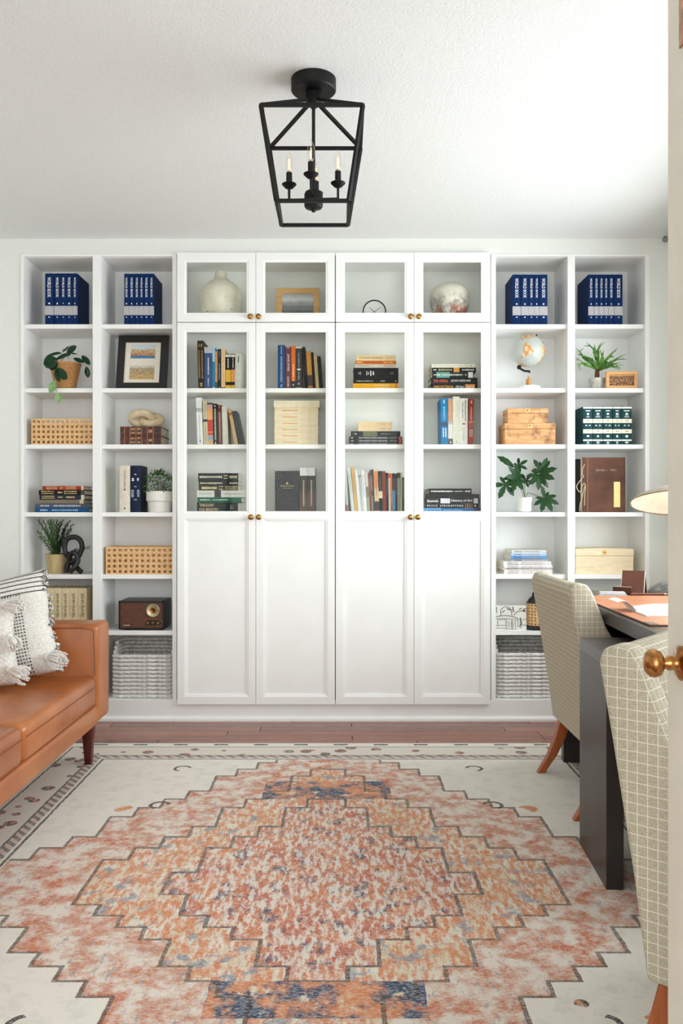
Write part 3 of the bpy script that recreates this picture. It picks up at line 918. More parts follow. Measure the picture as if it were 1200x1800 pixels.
book('brick red paperback with white script ending the upright books', 823.6, 833, 701, b2, YC, 0.14, (152, 48, 28), lean=1.0, group=G, bands=[(.49, .51, (232, 160, 90))], prints=[(.04, .1, .4, 1, (226, 200, 190)), (.18, .47, .35, 1, (206, 150, 130)), (.53, .62, .5, 2, (150, 120, 120)), (.66, .82, .5, 2, (230, 210, 200))])
G = 'art books at the bottom of the glazed unit'
stack(S[3], YC, 0.19, [
    (744, 847, 893, 900.4, (30, 110, 172), 'bright blue large book at the bottom of the art book stack', dict(bands=[(.86, 1, (14, 40, 82)), (0, .3, (92, 160, 214))], prints=[(.08, .28, .35, 1, (50, 100, 160)), (.34, .66, .3, 1, (150, 200, 226))])),
    (747, 842, 884.6, 893, (24, 24, 25), 'black book with spaced white capitals and tan pictures', dict(bands=[(.74, .76, (150, 92, 50)), (.775, .80, (160, 100, 56)), (.815, .84, (140, 84, 46)), (.855, .875, (130, 80, 50))], texts=[(.035, .225, .36, 'B R U C E', INKW), (.275, .70, .36, 'S P R I N G S T E E N', INKW)], prints=[(.91, .94, .4, 1, (190, 190, 190))])),
    (746.5, 843, 876, 884.6, (26, 26, 28), 'black book with large white serif title in the art book stack', dict(bands=[(.285, .46, (214, 214, 224)), (.89, .965, (190, 190, 186))], texts=[(.045, .24, .55, 'Essential', (240, 240, 240)), (.48, .865, .62, 'History of Art', (240, 240, 240))])),
    (747, 842, 868.4, 876, (28, 27, 27), 'plain black book second from the top of the art book stack', dict()),
    (754, 828.5, 858.6, 868.4, (24, 24, 25), 'black book with small white title on top of the art book stack', dict(hard=True, prints=[(.04, .56, .4, 1, (226, 226, 226)), (.6, .8, .3, 1, (190, 190, 190)), (.85, .97, .45, 1, (226, 226, 226))])),
], G)

# ---- magazines on the open shelf
zz = S[4]
rng = random.Random(5)
G = 'magazines over the line drawing'
names = ['white magazine with grey spine print at the bottom of the magazine pile', 'white magazine with tan spine print low in the magazine pile', 'pale magazine with dark spine streaks in the magazine pile',
         'white magazine with blue-grey spine print in the magazine pile', 'off-white magazine with beige print halfway up the magazine pile', 'white magazine with red dots on its spine in the magazine pile',
         'grey-spined magazine in the narrower upper magazine pile', 'blue-spined magazine in the upper magazine pile', 'light blue and white magazine near the top of the pile', 'grey-green magazine with a dark curled corner topping the pile']
cols = [(216, 214, 214), (226, 220, 212), (200, 198, 196), (222, 222, 226), (226, 222, 214), (222, 222, 222), (176, 176, 178), (96, 150, 206), (170, 196, 224), (206, 208, 204)]
for k in range(10):
    low = k < 6
    a, b = ((885, 970) if low else (898, 961))
    a += rng.uniform(-1.5, 1.5); b += rng.uniform(-1.5, 1.5)
    th = (22 / 6 if low else 20 / 4) * 4.40 / F
    c = cols[k]
    book(names[k], 0, 0, 0, zz, 4.40 + rng.uniform(-.006, .006), .19, c, lying=(a, b, th - .0002), group=G, name='magazine', cat='magazine',
         prints=[(.08, .3, .6, 1, tuple(int(v * .62) for v in c)), (.36, .8, .5, 1, (150, 140, 136) if k % 2 else (170, 150, 140))])
    zz += th

# ---------------------------------------------------------------- plants
def leaf_mesh(name, mat, kind='oval', droop=0.15, cup=0.12, notch=False, wid=0.5):
    nu, nv = 8, 5
    m = MB()
    vs = []
    for i in range(nu + 1):
        s = i / nu
        if kind == 'oval': w = wid * math.sin(PI * min(1, s * 0.97 + 0.015)) ** 0.65
        elif kind == 'lance': w = wid * (math.sin(PI * s ** 0.75)) ** 0.9
        else: w = wid * (1 - s) ** 0.5 * min(1, s * 6)
        for j in range(nv):
            q = j / (nv - 1) * 2 - 1
            x = s
            if notch: x -= 0.13 * (s ** 6) * (1 - min(1, abs(q) * 1.3))
            vs.append((x, q * w / 2, cup * wid * abs(q) - droop * s * s))
    fs = [(i * nv + j, i * nv + j + 1, (i + 1) * nv + j + 1, (i + 1) * nv + j) for i in range(nu) for j in range(nv - 1)]
    m.add(vs, fs)
    return m.mesh(name, mat, smooth=True, angle=80)


def place_leaf(me, parent, base, tip, normal, width=None, name='leaf'):
    b, t = Vector(base), Vector(tip)
    d = t - b
    L = d.length
    d.normalize()
    n = Vector(normal)
    n = (n - d * n.dot(d)).normalized()
    s = n.cross(d)
    o = put(me, name, parent)
    w = width or L
    m = Matrix((d * L, s * w, n * L)).transposed().to_4x4()
    m.translation = b
    o.matrix_local = m
    return o


def green(name, a, b, rough=0.4, streak=None, scale=20.0):
    m = M(name, rough, spec=.3)
    n = m.noise(scale)
    s = m.mix(n.ramp(.35, .65), a, b)
    if streak:
        k = m.noise(9.0, 3.0, (1.0, 7.0, 1.0), which='Object')
        s = m.mix(k.ramp(.52, .6), s, streak)
    m.base(s)
    return m.m


SOIL = paint((48, 36, 26), .95, .3, 120, bump=.6, name='soil')

# hoya in a wicker pot
Yh = 4.45
hb = Vector((X(115, Yh), Yh, S[1]))
t = thing('potted_hoya', 'trailing dark green hoya in a tan wicker pot, variegated leaves hanging over the shelf', 'plant', hb)
wick = M('wicker_pot', .6)
_x, _y, _z = wick.xyz()
_r = (_z * 1300.0).op('SINE') * 0.5 + 0.5
_nn = wick.noise(60, 3, (1, 1, 6))
wick.base(wick.mix(_nn.ramp(.3, .7), wick.mix(_r, (150, 92, 48), (204, 146, 86)), (222, 166, 104))).bump(_r, .8, .003)
k = Yh / F
H = 47 * k
m = MB()
prof = [(16 * k, 0), (17 * k, .002), (26.5 * k, H * .94), (27.5 * k, H * .96), (27.5 * k, H), (25 * k, H), (24.5 * k, H * .85), (.002, H * .84)]
m.lathe(prof, 28)
m.obj('pot', wick.m, t, smooth=True)
MB().lathe([(.002, H * .86), (24.3 * k, H * .86), (24.3 * k, H * .87), (.002, H * .875)], 20).obj('soil', SOIL, t)
HG = green('hoya_leaf', (12, 42, 22), (26, 66, 34), .3)
HV = green('hoya_variegated_leaf', (64, 122, 52), (120, 168, 92), .4, (196, 212, 176))
l_oval = leaf_mesh('leaf', HG, 'oval', .12, .15, True, .62)
l_var = leaf_mesh('leaf', HV, 'oval', .1, .15, True, .8)
l_slim = leaf_mesh('leaf', HG, 'lance', .12, .1, False, .3)
def hp(px, py, dy=0.0):
    return P(px, py, Yh + dy) - hb
vine = MB()
for pts in ([(112, 630, -.02), (104, 636, -.075), (99, 650, -.095), (98, 668, -.10), (99, 690, -.105)], [(128, 630, 0), (140, 632, -.02), (147, 638, -.03), (152, 646, -.03)], [(112, 632, 0), (108, 622, -.02), (112, 612, -.02)], [(120, 632, 0), (119, 622, -.02)]):
    vine.tube([hp(*q) for q in pts], .0014, 5)
vine.obj('stem', paint((120, 138, 70), .6, .1, name='stem'), t)
for b, tip, nrm, w, me in (
        ((101, 632, -.07), (77, 643, -.09), (0.1, -1, .5), .09, l_oval),
        ((96, 634, -.07), (91, 651, -.085), (-.2, -1, .2), .06, l_oval),
        ((99, 634, -.06), (124, 621, -.07), (0, -.8, 1), .055, l_oval),
        ((118, 621, -.03), (134, 608, -.04), (.2, -1, .5), .042, l_oval),
        ((100, 648, -.095), (117, 667, -.1), (.3, -1, .2), .05, l_oval),
        ((99, 648, -.097), (104, 671, -.11), (-.3, -1, .2), .036, l_oval),
        ((98, 670, -.105), (88, 691, -.115), (-.1, -1, .2), .052, l_var),
        ((103, 691, -.105), (103, 708, -.115), (.1, -1, .1), .046, l_var),
        ((107, 622, -.02), (91, 624, -.05), (0, -.6, 1), .03, l_oval),
        ((107, 620, -.02), (80, 625, -.05), (0, -1, .4), .04, l_slim),
        ((110, 619, -.01), (122, 607, 0), (.3, -1, .3), .022, l_slim),
        ((124, 621, -.02), (136, 622, -.03), (0, -1, .4), .02, l_slim),
        ((130, 631, -.02), (147, 637, -.04), (0, -.8, .6), .03, l_oval),
        ((144, 626, -.02), (158, 641, -.03), (.4, -1, .3), .034, l_oval),
        ((152, 645, -.03), (155, 664, -.03), (.3, -1, .2), .03, l_oval)):
    place_leaf(me, t, hp(*b), hp(*tip), nrm, w * (1.05 if me is l_var else 1.5))

# upright herb with needle leaves
Yr = 4.46
rb = Vector((X(99, Yr), Yr, S[4]))
t = thing('potted_herb', 'upright needle-leaved herb in a tapered straw-coloured pot beside the black knot', 'plant', rb)
k = Yr / F
H = 34 * k
strawpot = M('straw_pot', .7)
_n = strawpot.noise(40, 4, (1, 1, .15))
strawpot.base(strawpot.mix(_n.ramp(.3, .7), (172, 150, 104), (206, 184, 136)))
MB().lathe([(13.5 * k, 0), (19.5 * k, H), (18 * k, H), (17.5 * k, H * .85), (.002, H * .84)], 24).obj('pot', strawpot.m, t, smooth=True)
MB().lathe([(.002, H * .84), (17.6 * k, H * .85), (.002, H * .9)], 16).obj('soil', SOIL, t)
rg = random.Random(11)
groups = {0: MB(), 1: MB()}
stems = MB()
tips = [(68, 912), (76, 905), (88, 906), (94, 908), (100, 912), (110, 914), (122, 916), (128, 922), (116, 922), (84, 916), (74, 925), (66, 934), (105, 918), (112, 930), (124, 932), (90, 915), (98, 922), (80, 932), (156, 962), (134, 966), (70, 944), (120, 944)]
for i, (tx, ty) in enumerate(tips):
    a = Vector(((rg.random() - .5) * .04, (rg.random() - .5) * .04, H * .88))
    e = P(tx, max(ty, 915) if tx < 130 else ty, Yr + rg.uniform(-.05, .05)) - rb
    mid = (a + e) / 2 + Vector((0, 0, .02 if tx < 130 else -.015))
    pts = [(a * (1 - s) ** 2 + mid * 2 * s * (1 - s) + e * s * s) for s in [q / 10 for q in range(11)]]
    stems.tube(pts, .0011, 4)
    g = groups[0 if tx < 100 else 1]
    for q in range(1, 42):
        s = q / 41
        p = a * (1 - s) ** 2 + mid * 2 * s * (1 - s) + e * s * s
        tg_ = (mid - a) * (1 - s) + (e - mid) * s
        tg_.normalize()
        for w in range(3):
            an = q * 2.4 + w * 2.1
            sd = tg_.cross(Vector((math.cos(an), math.sin(an), .2))).normalized()
            d = (sd * .8 + tg_ * .55).normalized()
            L = rg.uniform(.014, .021) * (1.05 - .35 * s)
            wv = d.cross(tg_).normalized() * .0026
            g.add([p, p + d * L * .5 - wv, p + d * L, p + d * L * .5 + wv], [(0, 1, 2, 3)])
stems.obj('stem', paint((70, 78, 40), .7, .1, name='stem'), t)
for q, mat in ((0, green('herb_leaf', (58, 104, 44), (106, 148, 74), .6)), (1, green('herb_dark_leaf', (26, 52, 28), (52, 84, 46), .6))):
    o = groups[q].obj('foliage', mat, t); o['kind'] = 'stuff'

# bushy plant in a white stepped pot
Yb_ = 4.44
bb_ = Vector((X(280.5, Yb_), Yb_, S[3]))
t = thing('potted_bush', 'small bushy green plant in a stepped white pot beside the navy book', 'plant', bb_)
k = Yb_ / F
H = 37 * k
MB().lathe([(18 * k, 0), (19.2 * k, .002), (20.5 * k, H * .48), (23.4 * k, H * .55), (23.6 * k, H), (22 * k, H), (21.5 * k, H * .8), (.002, H * .79)], 32).obj('pot', paint((230, 229, 222), .55, .03, 20, name='pot'), t, smooth=True, angle=30)
MB().lathe([(.002, H * .8), (21.6 * k, H * .82), (.002, H * .9)], 16).obj('soil', SOIL, t)
fo = MB(); st = MB()
for i in range(620):
    th_, ph = rg.uniform(0, 2 * PI), rg.uniform(.02, 1.9)
    rr = rg.uniform(.55, 1.0) ** .5
    c = Vector((math.sin(ph) * math.cos(th_) * 31 * k * rr, math.sin(ph) * math.sin(th_) * 26 * k * rr, H * .98 + max(-.012, math.cos(ph) * 34 * k * rr) + .012))
    d = Vector((rg.uniform(-1, 1), rg.uniform(-1, 1), rg.uniform(-.2, 1))).normalized()
    s = d.cross(Vector((rg.uniform(-1, 1), rg.uniform(-1, 1), rg.uniform(-1, 1)))).normalized()
    L = rg.uniform(.010, .017)
    fo.add([c, c + d * L * .5 + s * L * .24, c + d * L, c + d * L * .5 - s * L * .24], [(0, 1, 2, 3)])
for i in range(26):
    an = rg.uniform(0, 2 * PI); q = rg.uniform(.2, 1)
    st.tube([(math.cos(an) * .012, math.sin(an) * .012, H * .82), (math.cos(an) * 24 * k * q, math.sin(an) * 20 * k * q, H + .055 * (1.2 - q * .6))], .0009, 4)
st.obj('stem', paint((86, 92, 52), .7, .1, name='stem'), t)
o = fo.obj('foliage', green('bush_leaf', (34, 72, 30), (84, 128, 62), .55, None, 60), t); o['kind'] = 'stuff'

# fatsia in a white cup pot
Yp = 4.45
pb = Vector((X(922, Yp), Yp, S[3]))
t = thing('potted_fatsia', 'fatsia with glossy palmate leaves in a small white cup pot', 'plant', pb)
k = Yp / F
H = 26 * k
MB().lathe([(9.5 * k, 0), (12.5 * k, .006), (13.8 * k, H), (12.6 * k, H), (12.2 * k, H * .85), (.002, H * .84)], 28).obj('pot', paint((238, 238, 232), .35, .02, 20, name='pot'), t, smooth=True)
MB().lathe([(.002, H * .84), (12.3 * k, H * .86), (.002, H * .9)], 16).obj('soil', SOIL, t)
def fp(px, py, dy=0.0): return P(px, py, Yp + dy) - pb
FG = green('fatsia_leaf', (10, 38, 17), (36, 76, 32), .42)
def palmate(lengths, mat):
    m = MB()
    n = len(lengths)
    for i, L in enumerate(lengths):
        an = (i - (n - 1) / 2) * (250 / max(1, n - 1)) * PI / 180
        d = Vector((math.cos(an), math.sin(an), 0)); s = Vector((-d.y, d.x, 0))
        w = .19 * L
        row = []
        for q, (u, ww) in enumerate(((0, .05), (.25, .7), (.5, 1.0), (.66, .8), (.72, .95), (.85, .5), (1.0, .02))):
            z = .05 * u - .22 * u * u * L
            row += [d * (u * L) + s * (ww * w) + Vector((0, 0, z + .015)), d * (u * L) + Vector((0, 0, z)), d * (u * L) - s * (ww * w) + Vector((0, 0, z + .015))]
        fs = []
        for q in range(6):
            for c in range(2): fs.append((q * 3 + c, q * 3 + c + 1, q * 3 + c + 4, q * 3 + c + 3))
        m.add(row, fs)
    return m.mesh('leaf', mat, smooth=True, angle=60)
pal7 = palmate([.62, .85, 1, 1.05, 1, .85, .62], FG)
pal5 = palmate([.7, .95, 1.05, .95, .7], FG)
pal3 = palmate([.55, 1.1, .55], FG)
st = MB()
def stalk(*pts): st.tube([fp(*q) for q in pts], .0017, 5)
stalk((922, 876), (920, 862), (914, 852, -.02), (906, 846, -.03))
stalk((922, 876), (922, 850), (932, 838, -.02), (946, 832, -.04))
stalk((922, 876), (919, 860), (916, 838), (908, 822, -.01))
stalk((923, 876), (927, 866, -.02), (932, 867, -.03), (945, 872, -.04), (954, 876, -.05))
stalk((921, 876), (914, 858, -.02), (902, 848, -.04), (888, 852, -.05))
st.obj('stem', paint((96, 120, 70), .6, .1, name='stem'), t)
def palm(me, c, direction, nrm, size):
    b = fp(*c)
    d = Vector(direction).normalized(); n = Vector(nrm)
    n = (n - d * n.dot(d)).normalized()
    s = n.cross(d)
    o = put(me, 'leaf', t)
    mm = Matrix((d * size, s * size, n * size)).transposed().to_4x4(); mm.translation = b
    o.matrix_local = mm
palm(pal7, (908, 838, -.03), (-.3, -.3, .35), (-.1, -1, .5), .075)
palm(pal7, (905, 842, -.035), (-.2, -.5, -.6), (-.1, -1, .35), .078)
palm(pal3, (904, 822, -.02), (-1, -.2, .75), (.2, -1, .5), .098)
palm(pal5, (912, 818, -.01), (.7, -.1, .5), (0, -1, .6), .05)
palm(pal7, (949, 832, -.04), (.5, -.3, .2), (.1, -1, .5), .085)
palm(pal7, (947, 836, -.04), (-.1, -.4, -.8), (.1, -1, .4), .078)
palm(pal5, (950, 826, -.035), (.5, -.1, .9), (.1, -1, .3), .07)
palm(pal5, (888, 852, -.05), (-.5, -.3, -.9), (-.1, -1, .2), .078)
palm(pal7, (957, 876, -.05), (.25, -.3, -.5), (0, -1, .3), .078)
palm(pal3, (956, 875, -.05), (-.2, -.3, .8), (0, -1, .3), .06)
palm(pal5, (924, 846, -.01), (.3, -.1, .5), (0, -1, .6), .05)

# staghorn fern in a concrete pot
Ys_ = 4.46
sb = Vector((X(1049, Ys_), Ys_, S[1]))
t = thing('potted_staghorn', 'staghorn fern with forked green fronds in a grey concrete pot', 'plant', sb)
k = Ys_ / F
H = 21 * k
conc = M('concrete_pot', .85)
_n = conc.noise(35, 5)
conc.base(conc.mix(_n.ramp(.3, .7), (160, 158, 146), (206, 204, 194))).bump(_n, .3)
MB().lathe([(10.5 * k, 0), (15 * k, H), (13 * k, H), (12.6 * k, H * .85), (.002, H * .84)], 24).obj('pot', conc.m, t, smooth=True)
MB().lathe([(.002, H * .84), (12.7 * k, H * .87), (4 * k, H * .95), (.002, H * .95)], 16).obj('soil', SOIL, t)
MB().lathe([(3.6 * k, H * .8), (4.2 * k, H + 6 * k), (3.4 * k, H + 16 * k), (.002, H + 18 * k)], 12).obj('stem', paint((104, 56, 34), .8, .2, 90, bump=.4, name='stem'), t)
SG = green('staghorn_frond', (40, 84, 32), (108, 152, 66), .45, None, 30)
def frond(path, forks, name='leaf'):
    """path: list of (px, py, dy, half width px); forks: lists of the same"""
    m = MB()
    for pth in [path] + forks:
        pts = [P(a, b, Ys_ + c) - sb for a, b, c, w in pth]
        vs = []
        n = len(pts)
        for i, p in enumerate(pts):
            tg_ = (pts[min(n - 1, i + 1)] - pts[max(0, i - 1)]).normalized()
            s = tg_.cross(Vector((.1, -1, .35))).normalized()
            w = pth[i][3] * k
            up = s.cross(tg_).normalized()
            vs += [p - s * w + up * w * .25, p, p + s * w + up * w * .25]
        fs = [(i * 3 + c, i * 3 + c + 1, i * 3 + c + 4, i * 3 + c + 3) for i in range(n - 1) for c in (0, 1)]
        m.add(vs, fs)
    return m.obj(name, SG, t, smooth=True, angle=80)
def fan(base, mid, w, tips, d0=0.0, d1=-.05):
    bx, by = base; mx, my = mid
    path = [(bx, by, d0, 1.3), ((bx + mx) / 2, (by + my) / 2 - 1, (d0 + d1) / 2, w * .7), (mx, my, d1, w), ]
    forks = []
    for (tx, ty, *rest) in tips:
        dd = d1 * 1.25
        qx, qy = mx + (tx - mx) * .5, my + (ty - my) * .5 - 1.2
        forks.append([(mx - (tx - mx) * .15, my - (ty - my) * .15, d1 * .95, w * .6), (mx + (tx - mx) * .25, my + (ty - my) * .25 - 1.2, d1, w * .38), (qx, qy, dd, w * .26), (tx, ty, dd, .25)])
        for (ux, uy) in rest:
            forks.append([(qx, qy, dd, w * .24), ((qx + ux) / 2, (qy + uy) / 2 - .5, dd, w * .18), (ux, uy, dd, .2)])
    frond(path, forks)
c0 = (1052, 652)
fan(c0, (1024, 627), 4.0, [(1012, 612, (1017, 617), (1026, 612)), (1014, 622, (1018, 625))], 0, .02)
fan(c0, (1038, 632), 4.6, [(1017, 624, (1023, 626)), (1030, 641, (1026, 634))], 0, -.05)
fan(c0, (1025, 640), 3.6, [(1010, 628, (1012, 633)), (1011, 641, (1015, 648), (1019, 652))], 0, -.04)
fan(c0, (1045, 618), 4.6, [(1030, 602, (1025, 608), (1033, 605)), (1044, 605)], 0, .03)
fan(c0, (1050, 616), 3.0, [(1057, 601, (1053, 606)), (1063, 600)], 0, .05)
fan(c0, (1058, 628), 4.0, [(1061, 616), (1053, 612)], 0, -.06)
fan(c0, (1064, 634), 5.0, [(1078, 624, (1080, 628), (1074, 629)), (1086, 611, (1083, 616), (1078, 619))], 0, .03)
fan(c0, (1070, 643), 4.6, [(1091, 638, (1086, 645)), (1092, 648, (1096, 641), (1089, 650))], 0, -.04)
fan(c0, (1076, 636), 3.4, [(1100, 622, (1092, 627)), (1097, 630, (1103, 632))], 0, .0)
fan(c0, (1066, 647), 4.0, [(1082, 645, (1088, 650), (1091, 647))], 0, -.07)

# ---------------------------------------------------------------- baskets and boxes
CANE = M('cane', .5)
_n = CANE.noise(70, 3)
CANE.base(CANE.mix(_n.ramp(.3, .7), (206, 160, 104), (236, 198, 146)))
CANE = CANE.m


def cane_sheet(nx, nz, w, h, hole=.30):
    """webbing w x h in the xz plane at y=0 with octagonal holes"""
    m = MB()
    cw, ch = w / nx, h / nz
    for i in range(nx):
        for j in range(nz):
            cx, cz = (i + .5) * cw, (j + .5) * ch
            sq, oc = [], []
            for q in range(8):
                an = q * PI / 4
                c, s = math.cos(an), math.sin(an)
                mx = max(abs(c), abs(s))
                sq.append((cx + c / mx * cw / 2, 0, cz + s / mx * ch / 2))
                oc.append((cx + math.cos(an) * cw * hole, .0, cz + math.sin(an) * ch * hole))
            inn = [(p[0], .0022, p[2]) for p in oc]
            m.add(sq + oc + inn, [(q, (q + 1) % 8, (q + 1) % 8 + 8, q + 8) for q in range(8)] + [(q + 8, (q + 1) % 8 + 8, (q + 1) % 8 + 16, q + 16) for q in range(8)])
            # raised crossing strand
            for q in range(0, 8, 4):
                pass
    for i in range(nx + 1):
        m.box(i * cw - cw * .05, i * cw + cw * .05, -.0012, .0004, 0, h)
    for j in range(nz + 1):
        m.box(0, w, -.0016, .0004, j * ch - ch * .05, j * ch + ch * .05)
    return m


def cane_box(label, x0, x1, ytop, shelf_z, Yf, depth, nx, nz):
    xa, xb = X(x0, Yf), X(x1, Yf)
    w, h = xb - xa, Z(ytop, Yf) - shelf_z
    t = thing('cane_basket', label, 'basket', ((xa + xb) / 2, Yf, shelf_z), 0, 'woven cane box baskets')
    m = MB()
    b = .006
    m.box(-w / 2 + .003, w / 2 - .003, depth - .007, depth - .003, .002, h - .002)
    m.box(-w / 2 + .003, w / 2 - .003, .003, depth - .003, .001, .005)
    m.obj('lining', CANE, t)
    m = cane_sheet(nx, nz, w, h); m.xf(Matrix.Translation((-w / 2, 0, 0)))
    o = m.obj('front_webbing', CANE, t); o['kind'] = 'stuff'
    ns = max(4, round(depth / (w / nx)))
    for s in (-1, 1):
        m = cane_sheet(ns, nz, depth, h)
        m.xf(Matrix.Translation((s * w / 2, 0 if s > 0 else depth, 0)) @ Matrix.Rotation(s * PI / 2, 4, 'Z'))
        o = m.obj('side_webbing', CANE, t); o['kind'] = 'stuff'
    m = MB()
    for a, bq, c, d in ((-w / 2, w / 2, -.002, .006), (-w / 2, w / 2, depth - .006, depth), (-w / 2, -w / 2 + .007, 0, depth), (w / 2 - .007, w / 2, 0, depth)):
        m.box(a, bq, c, d, h - .008, h)
    m.obj('rim', CANE, t)
    return t


cane_box('long low cane webbing basket under the trailing plant', 55.5, 164.5, 736.5, S[2], 4.385, .22, 13, 5)
cane_box('taller cane webbing basket standing over the radio', 186.5, 304.2, 962, S[4], 4.385, .22, 12, 5)

# rope baskets on the bottom boards
ROPE = M('seagrass_rope', .85)
_n = ROPE.noise(55, 4, (1, 1, 1))
_v = ROPE.noise(120, 3)
ROPE.base(ROPE.mix(_n.ramp(.3, .62), (184, 182, 176), (238, 237, 233))).bump(_v, 1.0, .004)
ROPE = ROPE.m


def rope_basket(label, x0, x1, ytop, Yf, depth, rows):
    xa, xb = X(x0, Yf), X(x1, Yf)
    w = (xb - xa) / 2
    h = Z(ytop, Yf) - BOTZ
    t = thing('rope_basket', label, 'basket', ((xa + xb) / 2, Yf + depth / 2, BOTZ), 0, 'whitewashed woven floor baskets')
    rr = h / rows / 2
    hy, rc = depth / 2 - rr, .03
    wx = w - rr
    def loop(zf):
        pts = []
        for cx, cy, a0 in ((wx - rc, hy - rc, 0), (-wx + rc, hy - rc, 90), (-wx + rc, -hy + rc, 180), (wx - rc, -hy + rc, 270)):
            for q in range(5):
                an = math.radians(a0 + q * 22.5)
                pts.append((cx + rc * math.cos(an), cy + rc * math.sin(an), zf))
        # subdivide the long runs so that the weave can bulge
        out = []
        n = len(pts)
        for i in range(n):
            a, b = Vector(pts[i]), Vector(pts[(i + 1) % n])
            st_ = max(1, int((b - a).length / .011))
            for q in range(st_): out.append(a + (b - a) * q / st_)
        return out
    for v in range(2):
        base = loop(0)
        rs = [rr * (1.06 if (i // 2 + v) % 2 else .98) for i in range(len(base))]
        pts = []
        for i, p in enumerate(base):
            s = 1 + (.002 if (i // 2 + v) % 2 else -.0015)
            pts.append((p.x * s, p.y * s, p.z + .0012 * math.sin(i * 1.7 + v)))
        me = MB().tube(pts, rs, 6, closed=True).mesh('woven_row', ROPE, smooth=True, angle=70)
        for j in range(v, rows, 2): put(me, 'woven_row', t, (0, 0, rr + j * 2 * rr * .985))
    # the back edge and the corners rise into the handle sides
    for j in range(3):
        zc = rr + (rows + j) * 2 * rr * .985
        pts = [(-wx, -hy + .04 + j * .02, zc - .004), (-wx, -hy + .07 + j * .02, zc), (-wx, hy - .02, zc), (-wx + .02, hy, zc), (wx - .02, hy, zc), (wx, hy - .02, zc), (wx, -hy + .07 + j * .02, zc), (wx, -hy + .04 + j * .02, zc - .004)]
        MB().tube(pts, rr * 1.02, 6).obj('rim_row', ROPE, t, smooth=True, angle=70)
    MB().box(-wx, wx, -hy, hy, .001, .008).obj('base', ROPE, t)
    return t


rope_basket('whitewashed woven basket on the bottom shelf under the radio', 194, 303.5, 1150, 4.385, .225, 11)
rope_basket('whitewashed woven basket on the bottom shelf under the line drawing', 872, 976, 1147, 4.385, .225, 12)

# wooden boxes
RUST = M('rustic_wood', .6)
_n = RUST.noise(9, 6, (1, 6, 6), .7); _f = RUST.noise(60, 3, (.5, 8, 8)); _k = RUST.noise(14, 3)
RUST.base(RUST.mix(_k.ramp(.56, .72), RUST.mix(_n.ramp(.32, .68), (176, 122, 72), (220, 174, 120)), (120, 74, 40))).bump(_f, .25)
RUST = RUST.m
PALEW = M('pale_wood', .6)
_n = PALEW.noise(10, 6, (1, 7, 7), .7); _f = PALEW.noise(70, 3, (.5, 8, 8))
PALEW.base(PALEW.mix(_n.ramp(.3, .7), (216, 194, 156), (240, 224, 192))).bump(_f, .25)
PALEW = PALEW.m


def lidded_box(label, x0, x1, y0, y1, zb, Yf, depth, mat, lid, arch=0.0, group=None, rz=0.0):
    xa, xb = X(x0, Yf), X(x1, Yf)
    w, h = xb - xa, (y1 - y0) * Yf / F
    t = thing('wooden_box', label, 'box', ((xa + xb) / 2, Yf + depth / 2, zb), rz, group)
    hb_ = h * (1 - lid)
    MB().box(-w / 2, w / 2, -depth / 2, depth / 2, 0, hb_ - .0012).obj('body', mat, t, bevel=.002, segs=2)
    pr = [(-w / 2 - .001, hb_), (w / 2 + .001, hb_), (w / 2 + .001, h)]
    pr += [(w / 2 - w * q / 8, h + arch * math.sin(PI * q / 8)) for q in range(1, 8)] + [(-w / 2 - .001, h)]
    MB().prism(pr, 'y', -depth / 2 - .001, depth / 2 + .001).obj('lid', mat, t, bevel=.0015, segs=1)
    m = MB().lathe([(.0045, 0), (.0045, .003), (.003, .006), (.0005, .007)], 10).xf(Matrix.Translation((0, -depth / 2 - .001, hb_ + h * lid * .55)) @ Matrix.Rotation(PI / 2, 4, 'X'))
    m.obj('catch', BRASS, t, smooth=True)
    m = MB().box(-.011, .011, -depth / 2 - .0018, -depth / 2 - .0008, hb_ + .004, h - .004)
    m.obj('catch_plate', paint((226, 186, 120), .5, .05, name='plate'), t)
    return t, zb + h


_, zt_ = lidded_box('larger rustic honey-brown wooden box at the bottom of the pair', 887, 976, 741.5, 779.6, S[2], 4.40, .17, RUST, .26, group='rustic wooden boxes under the globe')
lidded_box('smaller rustic honey-brown wooden box on top of the larger one', 892, 963, 715, 741.5, zt_, 4.405, .13, RUST, .33, group='rustic wooden boxes under the globe')
lidded_box('pale wooden chest with arched lid under the brown album', 1011.5, 1113, 962.5, 1006.5, S[4], 4.40, .17, PALEW, .27, arch=.004)

# ---------------------------------------------------------------- decor
# bottle vase
Yv = 4.48
k = Yv / F
vb = Vector((X(388, Yv), Yv, UPPER))
CLAY = M('whitewashed_clay', .8)
_n = CLAY.noise(14, 5); _s = CLAY.noise(40, 3, (1, 1, 4)); _z = CLAY.xyz()[2]
_sp = _s.gt(.66) * _z.ramp(.17, .05)
CLAY.base(CLAY.mix(_sp, CLAY.mix(_n.ramp(.3, .7), (206, 200, 182), (230, 226, 212)), (74, 66, 54))).bump(_n, .25)
t = thing('bottle_vase', 'large cream bottle-shaped clay vase with dark chips behind glass', 'vase', vb)
h = 91 * k
MB().lathe([(33 * k, 0), (36 * k, .006), (37.4 * k, h * .3), (37.2 * k, h * .55), (35 * k, h * .65), (27 * k, h * .76), (15 * k, h * .85), (11 * k, h * .885), (10.2 * k, h * .98), (9.8 * k, h)], 40, cap=True).obj('body', CLAY.m, t, smooth=True, angle=60)
MB().lathe([(9.8 * k, h - .002), (10.2 * k, h + .002), (7.5 * k, h + .002), (7.2 * k, h - .012)], 28, cap=False).obj('rim', CLAY.m, t, smooth=True)

